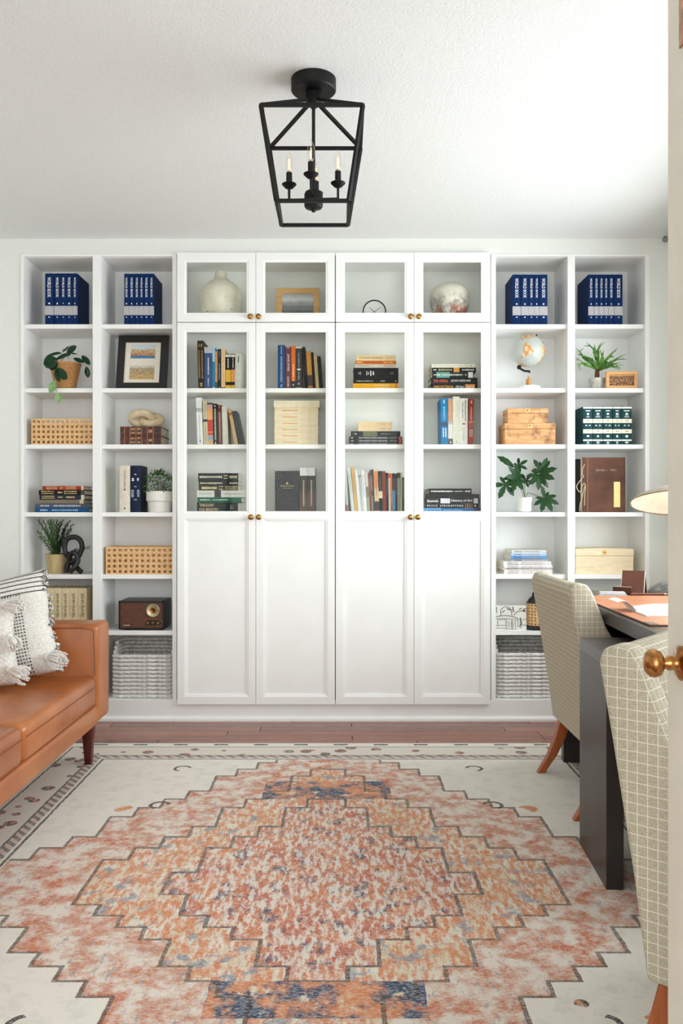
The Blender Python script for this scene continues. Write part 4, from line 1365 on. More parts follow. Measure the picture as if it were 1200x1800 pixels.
# round jar
Yj = 4.47
k = Yj / F
jb = Vector((X(790, Yj), Yj, UPPER))
JAR = M('crackled_jar', .55)
_n = JAR.noise(12, 6, None, .7); _m = JAR.noise(22, 5, None, .7); _z = JAR.xyz()[2]
_grey = (_m.ramp(.42, .56)) * (_z.ramp(.16, .10))
_rust = (_n.ramp(.50, .55)) * (_z.ramp(.10, .06))
_c = JAR.mix(_n.ramp(.3, .7), (206, 200, 186), (230, 226, 216))
_c = JAR.mix(_grey * .8, _c, (120, 118, 116))
JAR.base(JAR.mix(_rust, _c, (160, 88, 68))).bump(_n, .35)
t = thing('round_jar', 'round speckled cream ceramic jar with rust and grey patches', 'jar', jb)
h = 70 * k
MB().lathe([(22 * k, 0), (24 * k, .004), (31 * k, h * .28), (34.5 * k, h * .5), (35.4 * k, h * .66), (33 * k, h * .8), (26 * k, h * .92), (15 * k, h * .985), (.001, h)], 40).obj('body', JAR.m, t, smooth=True, angle=70)
MB().lathe([(22.4 * k, .0005), (25.2 * k, .004), (24.6 * k, .009)], 40, cap=False).obj('foot_ring', JAR.m, t, smooth=True)


# picture frames
def landscape(name, bands, scale, speck=None):
    """flat print: soft horizontal bands of colour; bands = [(height 0..1, colour)] bottom up, on generated coordinates"""
    m = M(name, .6)
    z = m.xyz('Generated')[2]
    n = m.noise(scale, 6, (1, 1, 1.6), .7, 'Generated')
    zz = z + (n - .5) * .35
    s = m.col(bands[0][1])
    for hgt, c in bands[1:]:
        s = m.mix(zz.ramp(hgt - .05, hgt + .05), s, c)
    if speck:
        f = m.noise(scale * 2.2, 3, (1.5, 1, 1), .6, 'Generated')
        s = m.mix(f.ramp(.52, .58) * (zz.gt(speck[0]) * zz.lt(speck[1])), s, speck[2])
        f2 = m.noise(scale * 3.4, 3, None, .6, 'Generated')
        s = m.mix(f2.ramp(.55, .62) * (zz.gt(speck[0]) * zz.lt(speck[1])), s, speck[3])
    m.base(s)
    return m.m


def frame_parts(t, w, h, fw, dep, mat, rails=True):
    """mitred frame standing in the xz plane, front at y=0"""
    o = [(-w / 2, 0), (w / 2, 0), (w / 2, h), (-w / 2, h)]
    i = [(-w / 2 + fw, fw), (w / 2 - fw, fw), (w / 2 - fw, h - fw), (-w / 2 + fw, h - fw)]
    for q in range(4):
        r = (q + 1) % 4
        MB().prism([o[q], o[r], i[r], i[q]], 'y', 0, dep).obj('frame_rail', mat, t, bevel=.0008, segs=1)


# black frame with two prints, leaning back
Yq = 4.42
wq, hq = 89 * Yq / F, Z(588, Yq + .05) - S[1]
lean_a = math.atan2(.07, hq)
t = thing('picture_frame', 'black frame with two small town prints in a cream mat, leaning back', 'picture', (X(247, Yq), Yq, S[1] + .0005), 0, 'framed pictures', rot=(-lean_a, 0, 0))
hq = hq / math.cos(lean_a)
fw = 13 * Yq / F
frame_parts(t, wq, hq, fw, .022, paint((22, 20, 19), .4, .1, 30, name='black_frame'))
MB().box(-wq / 2 + fw - .002, wq / 2 - fw + .002, .008, .012, fw - .002, hq - fw + .002).obj('mat_board', paint((228, 222, 206), .7, .02, name='mat'), t)
pm1 = landscape('harbour_print', [(0, (70, 120, 160)), (.2, (196, 130, 70)), (.42, (206, 178, 130)), (.66, (200, 214, 222))], 5, (.2, .66, (120, 88, 60), (226, 214, 190)))
pm2 = landscape('street_print', [(0, (200, 160, 96)), (.35, (176, 150, 110)), (.8, (216, 210, 190))], 6, (.0, .95, (92, 84, 70), (228, 214, 180)))
for (za, zb_), pm in (((.58, .835), pm1), ((.195, .455), pm2)):
    MB().box(-wq * .245, wq * .245, .0068, .008, hq * za, hq * zb_).obj('print', pm, t)
MB().box(-wq / 2 + .004, wq / 2 - .004, .012, .02, .004, hq - .004).obj('backing', paint((70, 58, 44), .8, .1, name='board'), t)

# light oak frame with misty landscape
Yq = 4.47
wq, hq = 76 * Yq / F, Z(504, Yq) - UPPER
t = thing('picture_frame', 'light oak frame with a grey misty mountain print behind glass', 'picture', (X(523, Yq), Yq, UPPER), 0, 'framed pictures', rot=(-.10, 0, 0))
fw = 10.2 * Yq / F
OAK = wood('light_oak', (190, 146, 88), (216, 176, 118), .45, 'x', 7, .1)
frame_parts(t, wq, hq, fw, .018, OAK)
MB().box(-wq / 2 + fw - .002, wq / 2 - fw + .002, .006, .009, fw - .002, hq - fw + .002).obj('print', landscape('misty_print', [(0, (88, 90, 92)), (.3, (120, 122, 124)), (.55, (152, 154, 156)), (.68, (196, 198, 200)), (.86, (170, 172, 174))], 3), t)
MB().box(-wq / 2 + .004, wq / 2 - .004, .009, .016, .004, hq - .004).obj('backing', paint((110, 90, 66), .8, .1, name='board'), t)

# small sepia picture
Yq = 4.385
wq, hq = 54 * Yq / F, Z(652.5, Yq) - S[1]
t = thing('picture_frame', 'small tan wooden frame with a sepia crowd scene beside the staghorn fern', 'picture', (X(1092.5, Yq), Yq, S[1]), math.radians(-3), 'framed pictures')
fw = 5.5 * Yq / F
frame_parts(t, wq, hq, fw, .02, wood('tan_wood', (196, 140, 80), (222, 172, 112), .5, 'x', 9, .1))
MB().box(-wq / 2 + fw - .002, wq / 2 - fw + .002, .006, .009, fw - .002, hq - fw + .002).obj('print', landscape('sepia_print', [(0, (70, 40, 28)), (.3, (110, 66, 36)), (.62, (92, 54, 34)), (.82, (190, 140, 78))], 5, (.0, .75, (206, 160, 92), (52, 28, 22))), t)
MB().box(-wq / 2 + .004, wq / 2 - .004, .009, .018, .004, hq - .004).obj('backing', paint((120, 84, 50), .8, .1, name='board'), t)

# clock
Yk = 4.46
k = Yk / F
ck = thing('table_clock', 'small round clock with white face and thin black rim', 'clock', (X(657.8, Yk), Yk, UPPER))
R = 20.8 * k
RX = Matrix.Translation((0, 0, R)) @ Matrix.Rotation(PI / 2, 4, 'X')
MB().lathe([(R * .86, -.02), (R, -.016), (R, .004), (R * .985, .0065), (R * .92, .0065), (R * .90, .001)], 48, cap=False).xf(RX).obj('rim', BLACK_METAL, ck, smooth=True, angle=40)
MB().lathe([(.0005, -.018), (R * .9, -.018), (R * .91, 0), (.0005, 0)], 48).xf(RX).obj('face', paint((226, 227, 228), .6, .01, name='face'), ck)
m = MB()
for q in range(12):
    an = q * PI / 6
    L = .12 if q % 3 == 0 else .07
    m.bar((math.sin(an) * R * (.82 - L), -.0008, R + math.cos(an) * R * (.82 - L)), (math.sin(an) * R * .82, -.0008, R + math.cos(an) * R * .82), .0009, .0006)
m.obj('hour_mark', paint((90, 90, 92), .5, .05, name='ink'), ck)
for an, L, w in ((-51, .56, .0030), (57, .70, .0024)):
    a = math.radians(an)
    MB().bar((-math.sin(a) * R * .16, -.002, R - math.cos(a) * R * .16), (math.sin(a) * R * L, -.002, R + math.cos(a) * R * L), w, .0012).obj('hand', BLACK, ck)
a = math.radians(128)
MB().bar((-math.sin(a) * R * .12, -.003, R - math.cos(a) * R * .12), (math.sin(a) * R * .28, -.003, R + math.cos(a) * R * .28), .0012, .0008).obj('hand', BLACK, ck)

# knot sculpture, cream
Yn = 4.49
k = Yn / F
zk = S[2] + .095
SAND = M('cream_stone', .7)
_n = SAND.noise(40, 4)
SAND.base(SAND.mix(_n.ramp(.3, .7), (206, 184, 146), (232, 216, 184))).bump(_n, .15)
t = thing('knot_sculpture', 'cream sculpture of two interlocked thick links on the brown volumes', 'sculpture', (X(256, Yn), Yn, zk))
def link(cx, cy, cz, a, b, rx, rz, r):
    pts = []
    for q in range(36):
        an = 2 * PI * q / 36
        p = Vector((a * math.cos(an), 0, b * math.sin(an)))
        pts.append(Matrix.Rotation(rz, 3, 'Z') @ Matrix.Rotation(rx, 3, 'X') @ p + Vector((cx, cy, cz)))
    return MB().tube(pts, r, 12, closed=True)
r = 7.2 * k
link(-6.5 * k, 0, 16.5 * k, 17 * k, 11.5 * k, math.radians(35), .15, r).obj('link', SAND.m, t, smooth=True)
link(9.5 * k, .01, 14 * k, 15.5 * k, 10.5 * k, math.radians(-48), -.1, r).obj('link', SAND.m, t, smooth=True)

# knot sculpture, black
Yn = 4.41
kb = Vector((X(130, Yn), Yn, S[4]))
t = thing('knot_sculpture', 'black knotted loop sculpture standing beside the potted herb', 'sculpture', kb)
def kp(px, py, dy=0): return P(px, py, Yn + dy) - kb
def smooth_path(pts, n=8):
    out = []
    L = len(pts)
    for i in range(L - 1):
        p0, p1, p2, p3 = pts[max(0, i - 1)], pts[i], pts[i + 1], pts[min(L - 1, i + 2)]
        for q in range(n):
            s = q / n
            out.append(.5 * ((2 * p1) + (p2 - p0) * s + (2 * p0 - 5 * p1 + 4 * p2 - p3) * s * s + (3 * p1 - p0 - 3 * p2 + p3) * s ** 3))
    out.append(pts[-1])
    return out
BK = paint((24, 23, 23), .5, .2, 60, bump=.1, name='black_resin')
k = Yn / F
loop = [kp(117, 1005.5, .03), kp(119, 992, .02), kp(133, 984, -.014), (kp(142, 970, 0)), kp(144, 958), kp(139, 947.5), kp(129, 944), kp(118, 948), kp(113.5, 960), kp(116, 973, 0), kp(126, 987, .014), kp(137, 1000, -.01), kp(143, 1005.5, -.02)]
MB().tube(smooth_path(loop), 4.5 * k, 10).obj('loop', BK, t, smooth=True)
arch_ = [kp(123, 1005.5, -.028), kp(131, 997, -.03), kp(137, 985, -.02), kp(133, 974, -.02), kp(127, 972, -.018), kp(122, 980, -.006), kp(120, 992, 0), kp(116.5, 1005.5, 0)]
MB().tube(smooth_path(arch_), 4.3 * k, 10).obj('strand', BK, t, smooth=True)

# globe
Yg = 4.47
k = Yg / F
gb = Vector((X(929, Yg), Yg, S[1]))
t = thing('globe', 'small pale globe with tan continents on a wooden stem and white marble foot', 'globe', gb)
MB().lathe([(20 * k, 0), (20.5 * k, .002), (20.5 * k, 6.5 * k), (19.6 * k, 7.8 * k), (.001, 8 * k)], 32).obj('base', paint((240, 239, 236), .25, .03, 14, name='marble'), t, smooth=True, angle=35)
MB().lathe([(5 * k, 7.9 * k), (5 * k, 11 * k), (4.6 * k, 12 * k), (5 * k, 13 * k), (5 * k, 17.5 * k), (4.5 * k, 18.2 * k), (4.9 * k, 19 * k), (4.6 * k, 20.5 * k), (1.8 * k, 21 * k), (1.4 * k, 26 * k), (.001, 26.5 * k)], 20).obj('stem', wood('turned_wood', (176, 118, 60), (214, 158, 96), .5, 'z', 12, .1), t, smooth=True, angle=35)
gc = P(928.6, 617, Yg) - gb
R = 28.2 * k
tl = math.radians(27)
ax = Vector((math.sin(tl), 0, math.cos(tl)))
m = MB()
def gp(px, py, dy=0): return P(px, py, Yg + dy) - gb
m.tube(smooth_path([gp(929.5, 655), gp(929.5, 652.5), gp(922, 652), gp(915, 648.5), gp(912.5, 645.5)], 4), 1.9 * k, 8)
m.sphere(gp(912, 645.5), 4 * k, 12, 8)
m.bar(gc - ax * R * .9, gc - ax * R * 1.12, .004)
m.bar(gc + ax * R * .95, gc + ax * R * 1.13, .0045)
m.sphere(gc + ax * R * 1.12, .0042, 8, 6)
m.obj('arm', BLACK_METAL, t, smooth=True)
AM = [(-168, 66), (-150, 71), (-125, 70), (-95, 72), (-80, 68), (-62, 58), (-56, 51), (-66, 44), (-75, 38), (-81, 30), (-81, 25), (-84, 30), (-97, 27), (-97, 20), (-90, 21), (-87, 17), (-83, 11), (-78, 8), (-71, 12), (-60, 8), (-50, 1), (-35, -7), (-39, -16), (-48, -26), (-57, -37), (-65, -43), (-69, -53), (-74, -51), (-73, -38), (-71, -20), (-79, -8), (-80, 0), (-78, 7), (-85, 11), (-95, 16), (-105, 20), (-112, 30), (-120, 35), (-124, 44), (-130, 55), (-150, 60), (-165, 60)]
AF = [(-17, 15), (-10, 30), (-5, 36), (10, 37), (25, 32), (33, 30), (43, 12), (51, 11), (40, -5), (40, -16), (33, -28), (20, -34), (15, -24), (12, -8), (9, 4), (-8, 5)]
EU = [(-10, 37), (-9, 43), (-1, 48), (6, 54), (10, 60), (20, 70), (60, 70), (140, 74), (160, 62), (140, 50), (122, 38), (108, 20), (100, 10), (90, 22), (78, 8), (68, 24), (50, 26), (36, 36), (26, 38), (14, 42), (2, 42)]
GR = [(-55, 60), (-20, 70), (-20, 82), (-60, 82), (-70, 76)]
AU = [(114, -22), (130, -12), (142, -11), (153, -28), (146, -39), (130, -32), (115, -34)]
def inside(lo, la, poly):
    c = False
    n = len(poly)
    for i in range(n):
        x1, y1 = poly[i]; x2, y2 = poly[i - 1]
        if (y1 > la) != (y2 > la) and lo < (x2 - x1) * (la - y1) / (y2 - y1) + x1: c = not c
    return c
NU, NV = 96, 60
m = MB()
m.sphere((0, 0, 0), R, NU, NV)
m.mi = []
for (f_) in m.f:
    if len(f_) > 4: m.mi.append(0); continue
    c = sum((Vector(m.v[q]) for q in f_), Vector()) / len(f_)
    la = math.degrees(math.asin(max(-1, min(1, c.z / c.length))))
    lo = math.degrees(math.atan2(c.y, c.x))
    land = any(inside(lo, la, p) for p in (AM, AF, EU, GR, AU)) or la < -72
    m.mi.append((1 if math.sin(lo * .31) + math.cos(la * .27 + lo * .1) > -.2 else 2) if land else 0)
m.xf(Matrix.Translation(gc) @ Matrix.Rotation(tl, 4, 'Y') @ Matrix.Rotation(math.radians(-90 + 48), 4, 'Z'))
m.obj('ball', [paint((188, 194, 189), .35, .05, 30, name='ocean'), paint((210, 152, 94), .4, .06, 30, name='land'), paint((226, 200, 160), .4, .06, 30, name='land_pale')], t, smooth=True, angle=80)

# brown tied album
Ya = 4.42
k = Ya / F
xa, xb = X(1012, Ya), X(1099, Ya)
h = Z(804, Ya) - S[3]
t = thing('album', 'brown cloth album tied with cream cord, face out', 'album', (xa, Ya, S[3]))
w = xb - xa
BR = M('brown_cloth', .75)
_n = BR.noise(9, 5); _f = BR.noise(400, 2)
BR.base(BR.mix(_n.ramp(.3, .7), (72, 42, 28), (106, 66, 46))).bump(_f, .25)
sp = 11 * k
MB().box(sp, w, 0, .0035, 0, h).obj('cover', BR.m, t, bevel=.0008, segs=1)
MB().box(sp + 9.2 * k, sp + 10 * k, -.0004, .0002, 0, h).obj('hinge_crease', paint((150, 118, 100), .7, .05, name='crease'), t)
MB().box(0, w - .002, .04, .0435, 0, h - .006).obj('back_cover', paint((26, 20, 17), .8, .1, name='cover'), t)
MB().box(sp + .002, w - .004, .0036, .0399, .002, h - .004).obj('pages', PAGES, t)
GF = M('gold_foil', .45, .6)
_n = GF.voronoi(420)
GF.base(GF.mix(_n.ramp(.2, .6), (150, 122, 70), (206, 180, 120)))
MB().box(X(1078.5, Ya) - xa, X(1089.5, Ya) - xa, -.0006, 0, Z(891.5, Ya) - S[3], Z(847, Ya) - S[3]).obj('foil_label', GF.m, t)
CORD = paint((224, 200, 166), .8, .08, 200, name='cord')
def ap(px, py, dy=-.003): v = P(px, py, Ya); return Vector((v.x - xa, dy, v.z - S[3]))
c1 = [ap(1027, 816), ap(1023.5, 824), ap(1023, 834), ap(1025, 837), ap(1018, 846), ap(1013, 855), ap(1016, 863), ap(1020, 864), ap(1022, 856), ap(1025, 850), ap(1028, 853), ap(1027, 868), ap(1026.5, 889)]
c2 = [ap(1028, 853), ap(1025, 862), ap(1022, 876), ap(1019, 886), ap(1018, 899)]
MB().tube(smooth_path(c1, 5), .0016, 6).tube(smooth_path(c2, 5), .0016, 6).obj('cord', CORD, t, smooth=True)
ink = paint((176, 156, 132), .6, .03, name='ink')
lettering('RECORD', ink, t, (X(1055, Ya) - xa, -.0008, Z(826.5, Ya) - S[3]), (1, 0, 0), (0, 0, 1), 16 * k, 3.2 * k, .0)
lettering('of', ink, t, (X(1066.5, Ya) - xa, -.0008, Z(826.8, Ya) - S[3]), (1, 0, 0), (0, 0, 1), 3 * k, 1.6 * k, .0)
lettering('MILK', ink, t, (X(1078, Ya) - xa, -.0008, Z(826.3, Ya) - S[3]), (1, 0, 0), (0, 0, 1), 11 * k, 3.2 * k, .0)

# radio
Yo = 4.385
k = Yo / F
rb_ = Vector((X(251, Yo), Yo, S[5]))
t = thing('radio', 'dark wooden retro table radio with a round brass dial', 'radio', rb_)
w, h, dp = 75 * k, 53 * k, .19
w = X(287.5, Yo) - X(208.5, Yo)
off = (X(208.5, Yo) + X(287.5, Yo)) / 2 - rb_.x
h = Z(1056.5, Yo) - S[5] - .006
DKW = wood('ebonised_wood', (20, 16, 14), (34, 27, 23), .4, 'x', 8, .1)
bx0, bx1 = off - w / 2, off + w / 2
fr = 2.4 * k
m = MB()
m.box(bx0, bx1, .004, dp, .006, .006 + h)
m.obj('body', DKW, t, bevel=.004, segs=2)
m = MB()
for a, b, c, d in ((bx0, bx1, .006 + h - fr * 1.3, .006 + h), (bx0, bx1, .006, .006 + fr), (bx0, bx0 + fr, .006, .006 + h), (bx1 - fr, bx1, .006, .006 + h)):
    m.box(a, b, 0, .008, c, d)
m.obj('front_frame', DKW, t)
FCL = M('speaker_cloth', .7)
_n = FCL.noise(30, 4, (1, 1, 6)); _f = FCL.noise(500, 2)
FCL.base(FCL.mix(_n.ramp(.3, .7), (74, 42, 30), (110, 66, 48))).bump(_f, .3)
MB().box(bx0 + fr, bx1 - fr, .003, .005, .006 + fr, .006 + h - fr).obj('front_panel', FCL.m, t)
def ro(px, py, y=0.0): v = P(px, py, Yo); return Vector((v.x - rb_.x, y, v.z - S[5]))
dc = ro(268.6, 1073.2)
RXm = Matrix.Rotation(PI / 2, 4, 'X')
MB().lathe([(11.8 * k, 0), (11.8 * k, .004), (11 * k, .006), (9.6 * k, .004), (.0005, .004)], 32).xf(Matrix.Translation(dc + Vector((0, .003, 0))) @ RXm).obj('dial', paint((186, 176, 138), .3, .15, 160, .5, name='dial'), t, smooth=True, angle=30)
MB().lathe([(5.2 * k, .003), (5.2 * k, .007), (4.2 * k, .012), (2.8 * k, .011), (.0005, .011)], 24).xf(Matrix.Translation(dc + Vector((0, .003, 0))) @ RXm).obj('dial_knob', paint((150, 100, 62), .25, .1, 60, .9, name='copper'), t, smooth=True, angle=30)
pl = []
cxp, czp = (ro(254.8, 1095), ro(284, 1095))
for q in range(13): pl.append((czp.x - 5.6 * k + 5.6 * k * math.cos(-PI / 2 + PI * q / 12), czp.z + 5.6 * k * math.sin(-PI / 2 + PI * q / 12)))
for q in range(13): pl.append((cxp.x + 5.6 * k + 5.6 * k * math.cos(PI / 2 + PI * q / 12), czp.z + 5.6 * k * math.sin(PI / 2 + PI * q / 12)))
pts = [(p[0], .002, p[1]) for p in pl]
MB().tube(pts, .0011, 6, closed=True).obj('control_plate', BRASS, t, smooth=True)
MB().prism(pl, 'y', .002, .0032).obj('control_panel', paint((30, 22, 18), .4, .1, name='dark'), t)
for px in (260, 269, 278):
    c = ro(px, 1095)
    MB().lathe([(3.1 * k, 0), (3.1 * k, .005), (2.4 * k, .009), (.0005, .009)], 16).xf(Matrix.Translation(c + Vector((0, .002, 0))) @ RXm).obj('control_knob', paint((170, 148, 116), .25, .1, 60, .9, name='knob_metal'), t, smooth=True, angle=30)
lettering('victrola', paint((216, 214, 210), .4, .03, name='ink'), t, ro(222, 1099) + Vector((0, .0025, 0)), (1, 0, 0), (0, 0, 1), 11 * k, 2.4 * k, .02)
for px in (219, 281):
    c = ro(px, 1106)
    MB().lathe([(.008, 0), (.010, .0065)], 12, c.x, .03, 0).obj('foot', BLACK, t)
    MB().lathe([(.008, 0), (.010, .0065)], 12, c.x, .15, 0).obj('foot', BLACK, t)

# line drawing on a small canvas: a round-topped hut, palms and a bay
Yc_ = 4.40
ca = Vector((X(869, Yc_), Yc_, S[5]))
h = Z(1064.5, Yc_) - S[5]
w = X(925, Yc_) - ca.x
t = thing('canvas_print', 'small white canvas with a black line drawing beside the lantern', 'picture', ca)
MB().box(0, w, 0, .018, 0, h).obj('canvas', paint((226, 225, 218), .8, .04, 120, name='canvas'), t)
INK = paint((70, 70, 70), .7, .1, name='ink')
m = MB()
def dr(*pts, r=.0011): m.tube(smooth_path([Vector((u * w, -.0006, v * h)) for u, v in pts], 4), r, 4)
dr((0, .52), (.2, .58), (.45, .58), (.68, .5), (.74, .42), r=.0016)
dr((0, .45), (.3, .47), (.6, .44), (.7, .40))
dr((.72, .42), (.74, .3), (.72, .1))
dr((.1, .42), (.1, .2)); dr((.1, .18), (.36, .19)); dr((.36, .42), (.36, .05)); dr((.55, .42), (.55, .05)); dr((.1, .42), (.36, .43))
dr((0, .17), (.1, .17)); dr((0, .07), (.36, .06)); dr((.36, .05), (.7, .03))
dr((.2, .6), (.2, .82), (.3, .94), (.42, .94), (.52, .82), (.54, .6), r=.0016)
dr((.23, .72), (.32, .8), r=.002); dr((.38, .88), (.5, .82), r=.0022)
dr((.6, .6), (.7, .74), (.82, .78), (.94, .8), r=.0018); dr((.88, .8), (.97, .9), r=.0026); dr((.76, .84), (.86, .9), r=.002); dr((.9, .76), (.98, .78), r=.0028)
dr((.58, .95), (.58, .8), (.62, .74), r=.0024)
dr((.05, .95), (.07, .7), r=.0018)
dr((.8, .5), (.82, .3), (.78, .12), r=.0022); dr((.85, .4), (.86, .2)); dr((.86, .2), (1, .2)); dr((.86, .42), (1, .44)); dr((.82, .5), (.83, .05))
for q in range(5): dr((.4 + .06 * q, .38), (.42 + .06 * q, .1), r=.0009)
m.obj('drawing', INK, t)

# lantern with a cane sleeve
Yl = 4.42
k = Yl / F
lb = Vector((X(943, Yl), Yl, S[5]))
t = thing('lantern', 'black bottle-shaped lantern with a pierced cane sleeve behind the checked chair', 'lantern', lb)
h = 65 * k
LB = paint((40, 42, 46), .4, .1, 40, name='lantern_black')
MB().lathe([(16 * k, 0), (17.5 * k, .003), (17.8 * k, h * .13), (.001, h * .14)], 28).obj('base', LB, t, smooth=True, angle=35)
MB().lathe([(17.5 * k, h * .71), (16.6 * k, h * .76), (13 * k, h * .84), (9 * k, h * .89), (8 * k, h * .92), (8 * k, h * .985), (7 * k, h), (.001, h)], 28).obj('shoulder', LB, t, smooth=True, angle=50)
m = MB()
N1, N2 = 18, 7
for i in range(N1):
    for j in range(N2):
        a0, a1 = 2 * PI * i / N1, 2 * PI * (i + 1) / N1
        z0, z1 = h * .13 + (h * .585) * j / N2, h * .13 + (h * .585) * (j + 1) / N2
        sq, oc, ic = [], [], []
        for q in range(8):
            an = q * PI / 4; c, s = math.cos(an), math.sin(an); mx = max(abs(c), abs(s))
            for lst, f1, f2, rr in ((sq, c / mx / 2, s / mx / 2, 18.2 * k), (oc, c * .24, s * .24, 18.2 * k), (ic, c * .24, s * .24, 17.4 * k)):
                aa = (a0 + a1) / 2 + f1 * (a1 - a0); z_ = (z0 + z1) / 2 + f2 * (z1 - z0)
                lst.append((rr * math.cos(aa), rr * math.sin(aa), z_))
        m.add(sq + oc + ic, [(q, (q + 1) % 8, (q + 1) % 8 + 8, q + 8) for q in range(8)] + [(q + 8, (q + 1) % 8 + 8, (q + 1) % 8 + 16, q + 16) for q in range(8)])
o = m.obj('cane_sleeve', CANE, t); o['kind'] = 'stuff'

# ---------------------------------------------------------------- ceiling lantern
LX, LY = -0.09, 2.75
t = thing('ceiling_lantern', 'black open-frame ceiling lantern with four candle bulbs', 'ceiling lamp', (LX, LY, HC))
def zz_(z): return z - HC
MB().lathe([(.070, 0.002), (.0725, -.001), (.0725, -.036), (.069, -.040), (.001, -.040)], 40).obj('canopy', BLACK_METAL, t, smooth=True, angle=35)
WT, WB_ = .31, .2235
ZT, ZB_ = 2.303, 2.027
bw = .0105
ct = [(sx * WT / 2, sy * WT / 2, zz_(ZT)) for sx, sy in ((-1, -1), (1, -1), (1, 1), (-1, 1))]
cb = [(sx * WB_ / 2, sy * WB_ / 2, zz_(ZB_)) for sx, sy in ((-1, -1), (1, -1), (1, 1), (-1, 1))]
hub = Vector((0, 0, zz_(2.385)))
for q in range(4):
    r = (q + 1) % 4
    MB().bar(ct[q], ct[r], bw).obj('top_bar', BLACK_METAL, t)
    MB().bar(cb[q], cb[r], bw).obj('bottom_bar', BLACK_METAL, t)
    MB().bar(ct[q], cb[q], bw).obj('post', BLACK_METAL, t)
    MB().bar(ct[q], hub + Vector(ct[q]).normalized() * .0 + Vector((ct[q][0], ct[q][1], 0)) * .12, bw * .95).obj('roof_bar', BLACK_METAL, t)
MB().lathe([(.012, zz_(2.42)), (.026, zz_(2.415)), (.028, zz_(2.39)), (.016, zz_(2.372)), (.007, zz_(2.366)), (.0055, zz_(2.36)), (.0055, zz_(2.085)), (.001, zz_(2.084))], 20).obj('rod', BLACK_METAL, t, smooth=True, angle=35)
cl = MB().lathe([(.001, zz_(2.098)), (.026, zz_(2.096)), (.030, zz_(2.088)), (.030, zz_(2.05)), (.026, zz_(2.044)), (.008, zz_(2.040)), (.006, zz_(2.032)), (.001, zz_(2.031))], 28).obj('candle_hub', BLACK_METAL, t, smooth=True, angle=35)
WARM = bpy.data.materials.new('filament_glow'); WARM.use_nodes = True
_b = WARM.node_tree.nodes['Principled BSDF']
_b.inputs['Base Color'].default_value = lin((255, 190, 130))
_b.inputs['Emission Color'].default_value = lin((255, 196, 140)); _b.inputs['Emission Strength'].default_value = 2.2
BULB = glass_mat('bulb_glass', (.98, .96, .93, 1))
arm_me = MB().bar((.02, 0, zz_(2.072)), (.080, 0, zz_(2.072)), .007, .007).bar((.079, 0, zz_(2.069)), (.079, 0, zz_(2.112)), .0075).mesh('arm', BLACK_METAL)
cup_me = MB().lathe([(.004, zz_(2.108)), (.012, zz_(2.110)), (.024, zz_(2.122)), (.0235, zz_(2.124)), (.010, zz_(2.117)), (.0098, zz_(2.160)), (.001, zz_(2.161))], 20, .079).mesh('candle_cup', BLACK_METAL, smooth=True, angle=35)
bulb_me = MB().lathe([(.006, zz_(2.160)), (.0105, zz_(2.172)), (.0135, zz_(2.186)), (.0115, zz_(2.204)), (.006, zz_(2.221)), (.001, zz_(2.230))], 16, .079).mesh('bulb', BULB, smooth=True, angle=80)
fil_me = MB().bar((.077, 0, zz_(2.168)), (.077, 0, zz_(2.204)), .0022).bar((.081, 0, zz_(2.168)), (.081, 0, zz_(2.204)), .0022).mesh('filament', WARM)
base_me = MB().lathe([(.0062, zz_(2.159)), (.0065, zz_(2.167)), (.001, zz_(2.168))], 12, .079).mesh('bulb_base', paint((206, 200, 190), .3, .05, 50, .8, name='bulb_base'))
for q in range(4):
    an = math.radians(-90 + 90 * q - 4)
    a = put(arm_me, 'arm', t, (0, 0, 0), (0, 0, an))
    for me in (cup_me, bulb_me, base_me, fil_me): put(me, me.name.split('.')[0], a)

# ---------------------------------------------------------------- rug
RX0, RX1, RY0, RY1 = -1.27, 1.20, 0.92, 3.905
rcx, rcy = (RX0 + RX1) / 2, 2.42
R_ = M('distressed_rug', .95, spec=.1)
x, y, z_ = R_.xyz()
wob = R_.noise(30, 2)
x = x + (wob - .5) * .008
ax_, ay_ = (x + 0.02).abs(), (y * .82).max(y * -1.2)
hwid, hlen = (RX1 - RX0) / 2, (RY1 - RY0) / 2
edge = (x.abs() * -1 + hwid).min((y + (rcy - (RY0 + RY1) / 2)).abs() * -1 + hlen)
def stepped(sx, sy, off):
    """stepped diamond: value grows outwards; same with a small outward shift for the outline"""
    q = 0.075
    fx = ((ax_ + off) / q).floor() * q
    fy = ((ay_ + off) / q).floor() * q
    return fx / sx + fy / sy
n1 = R_.noise(7, 5, None, .7)
n2 = R_.noise(16, 5, None, .7)
n3 = R_.noise(90, 3, (1, 3, 1), .7)
n4 = R_.noise(26, 4, (2.5, .8, 1), .7)
CRM, RST, ORG_, BLU, NVY, DRK, TAN = (226, 222, 212), (186, 104, 82), (210, 136, 94), (128, 142, 158), (58, 76, 104), (70, 64, 60), (212, 196, 166)
field = R_.mix(n2.ramp(.5, .62) * .35, CRM, (190, 188, 180))
v1, v1b = stepped(.98, 1.22, 0), stepped(.98, 1.22, .011)
med = R_.mix(n1.ramp(.42, .56), R_.mix(n4.ramp(.4, .6), RST, ORG_), (196, 140, 116))
med = R_.mix(n2.ramp(.42, .58) * .85, med, CRM)
med = R_.mix(n4.ramp(.58, .66) * .7, med, BLU)
field = R_.mix(v1.lt(1.0), field, med)
v2, v2b = stepped(.66, .86, 0), stepped(.66, .86, .011)
in2 = R_.mix(n4.ramp(.42, .55), R_.mix(n1.ramp(.4, .6), CRM, TAN), ORG_)
in2 = R_.mix(n2.ramp(.55, .62) * .8, in2, BLU)
field = R_.mix(v2.lt(1.0), field, in2)
v3, v3b = stepped(.42, .56, 0), stepped(.42, .56, .011)
in3 = R_.mix(n1.ramp(.4, .6), RST, ORG_)
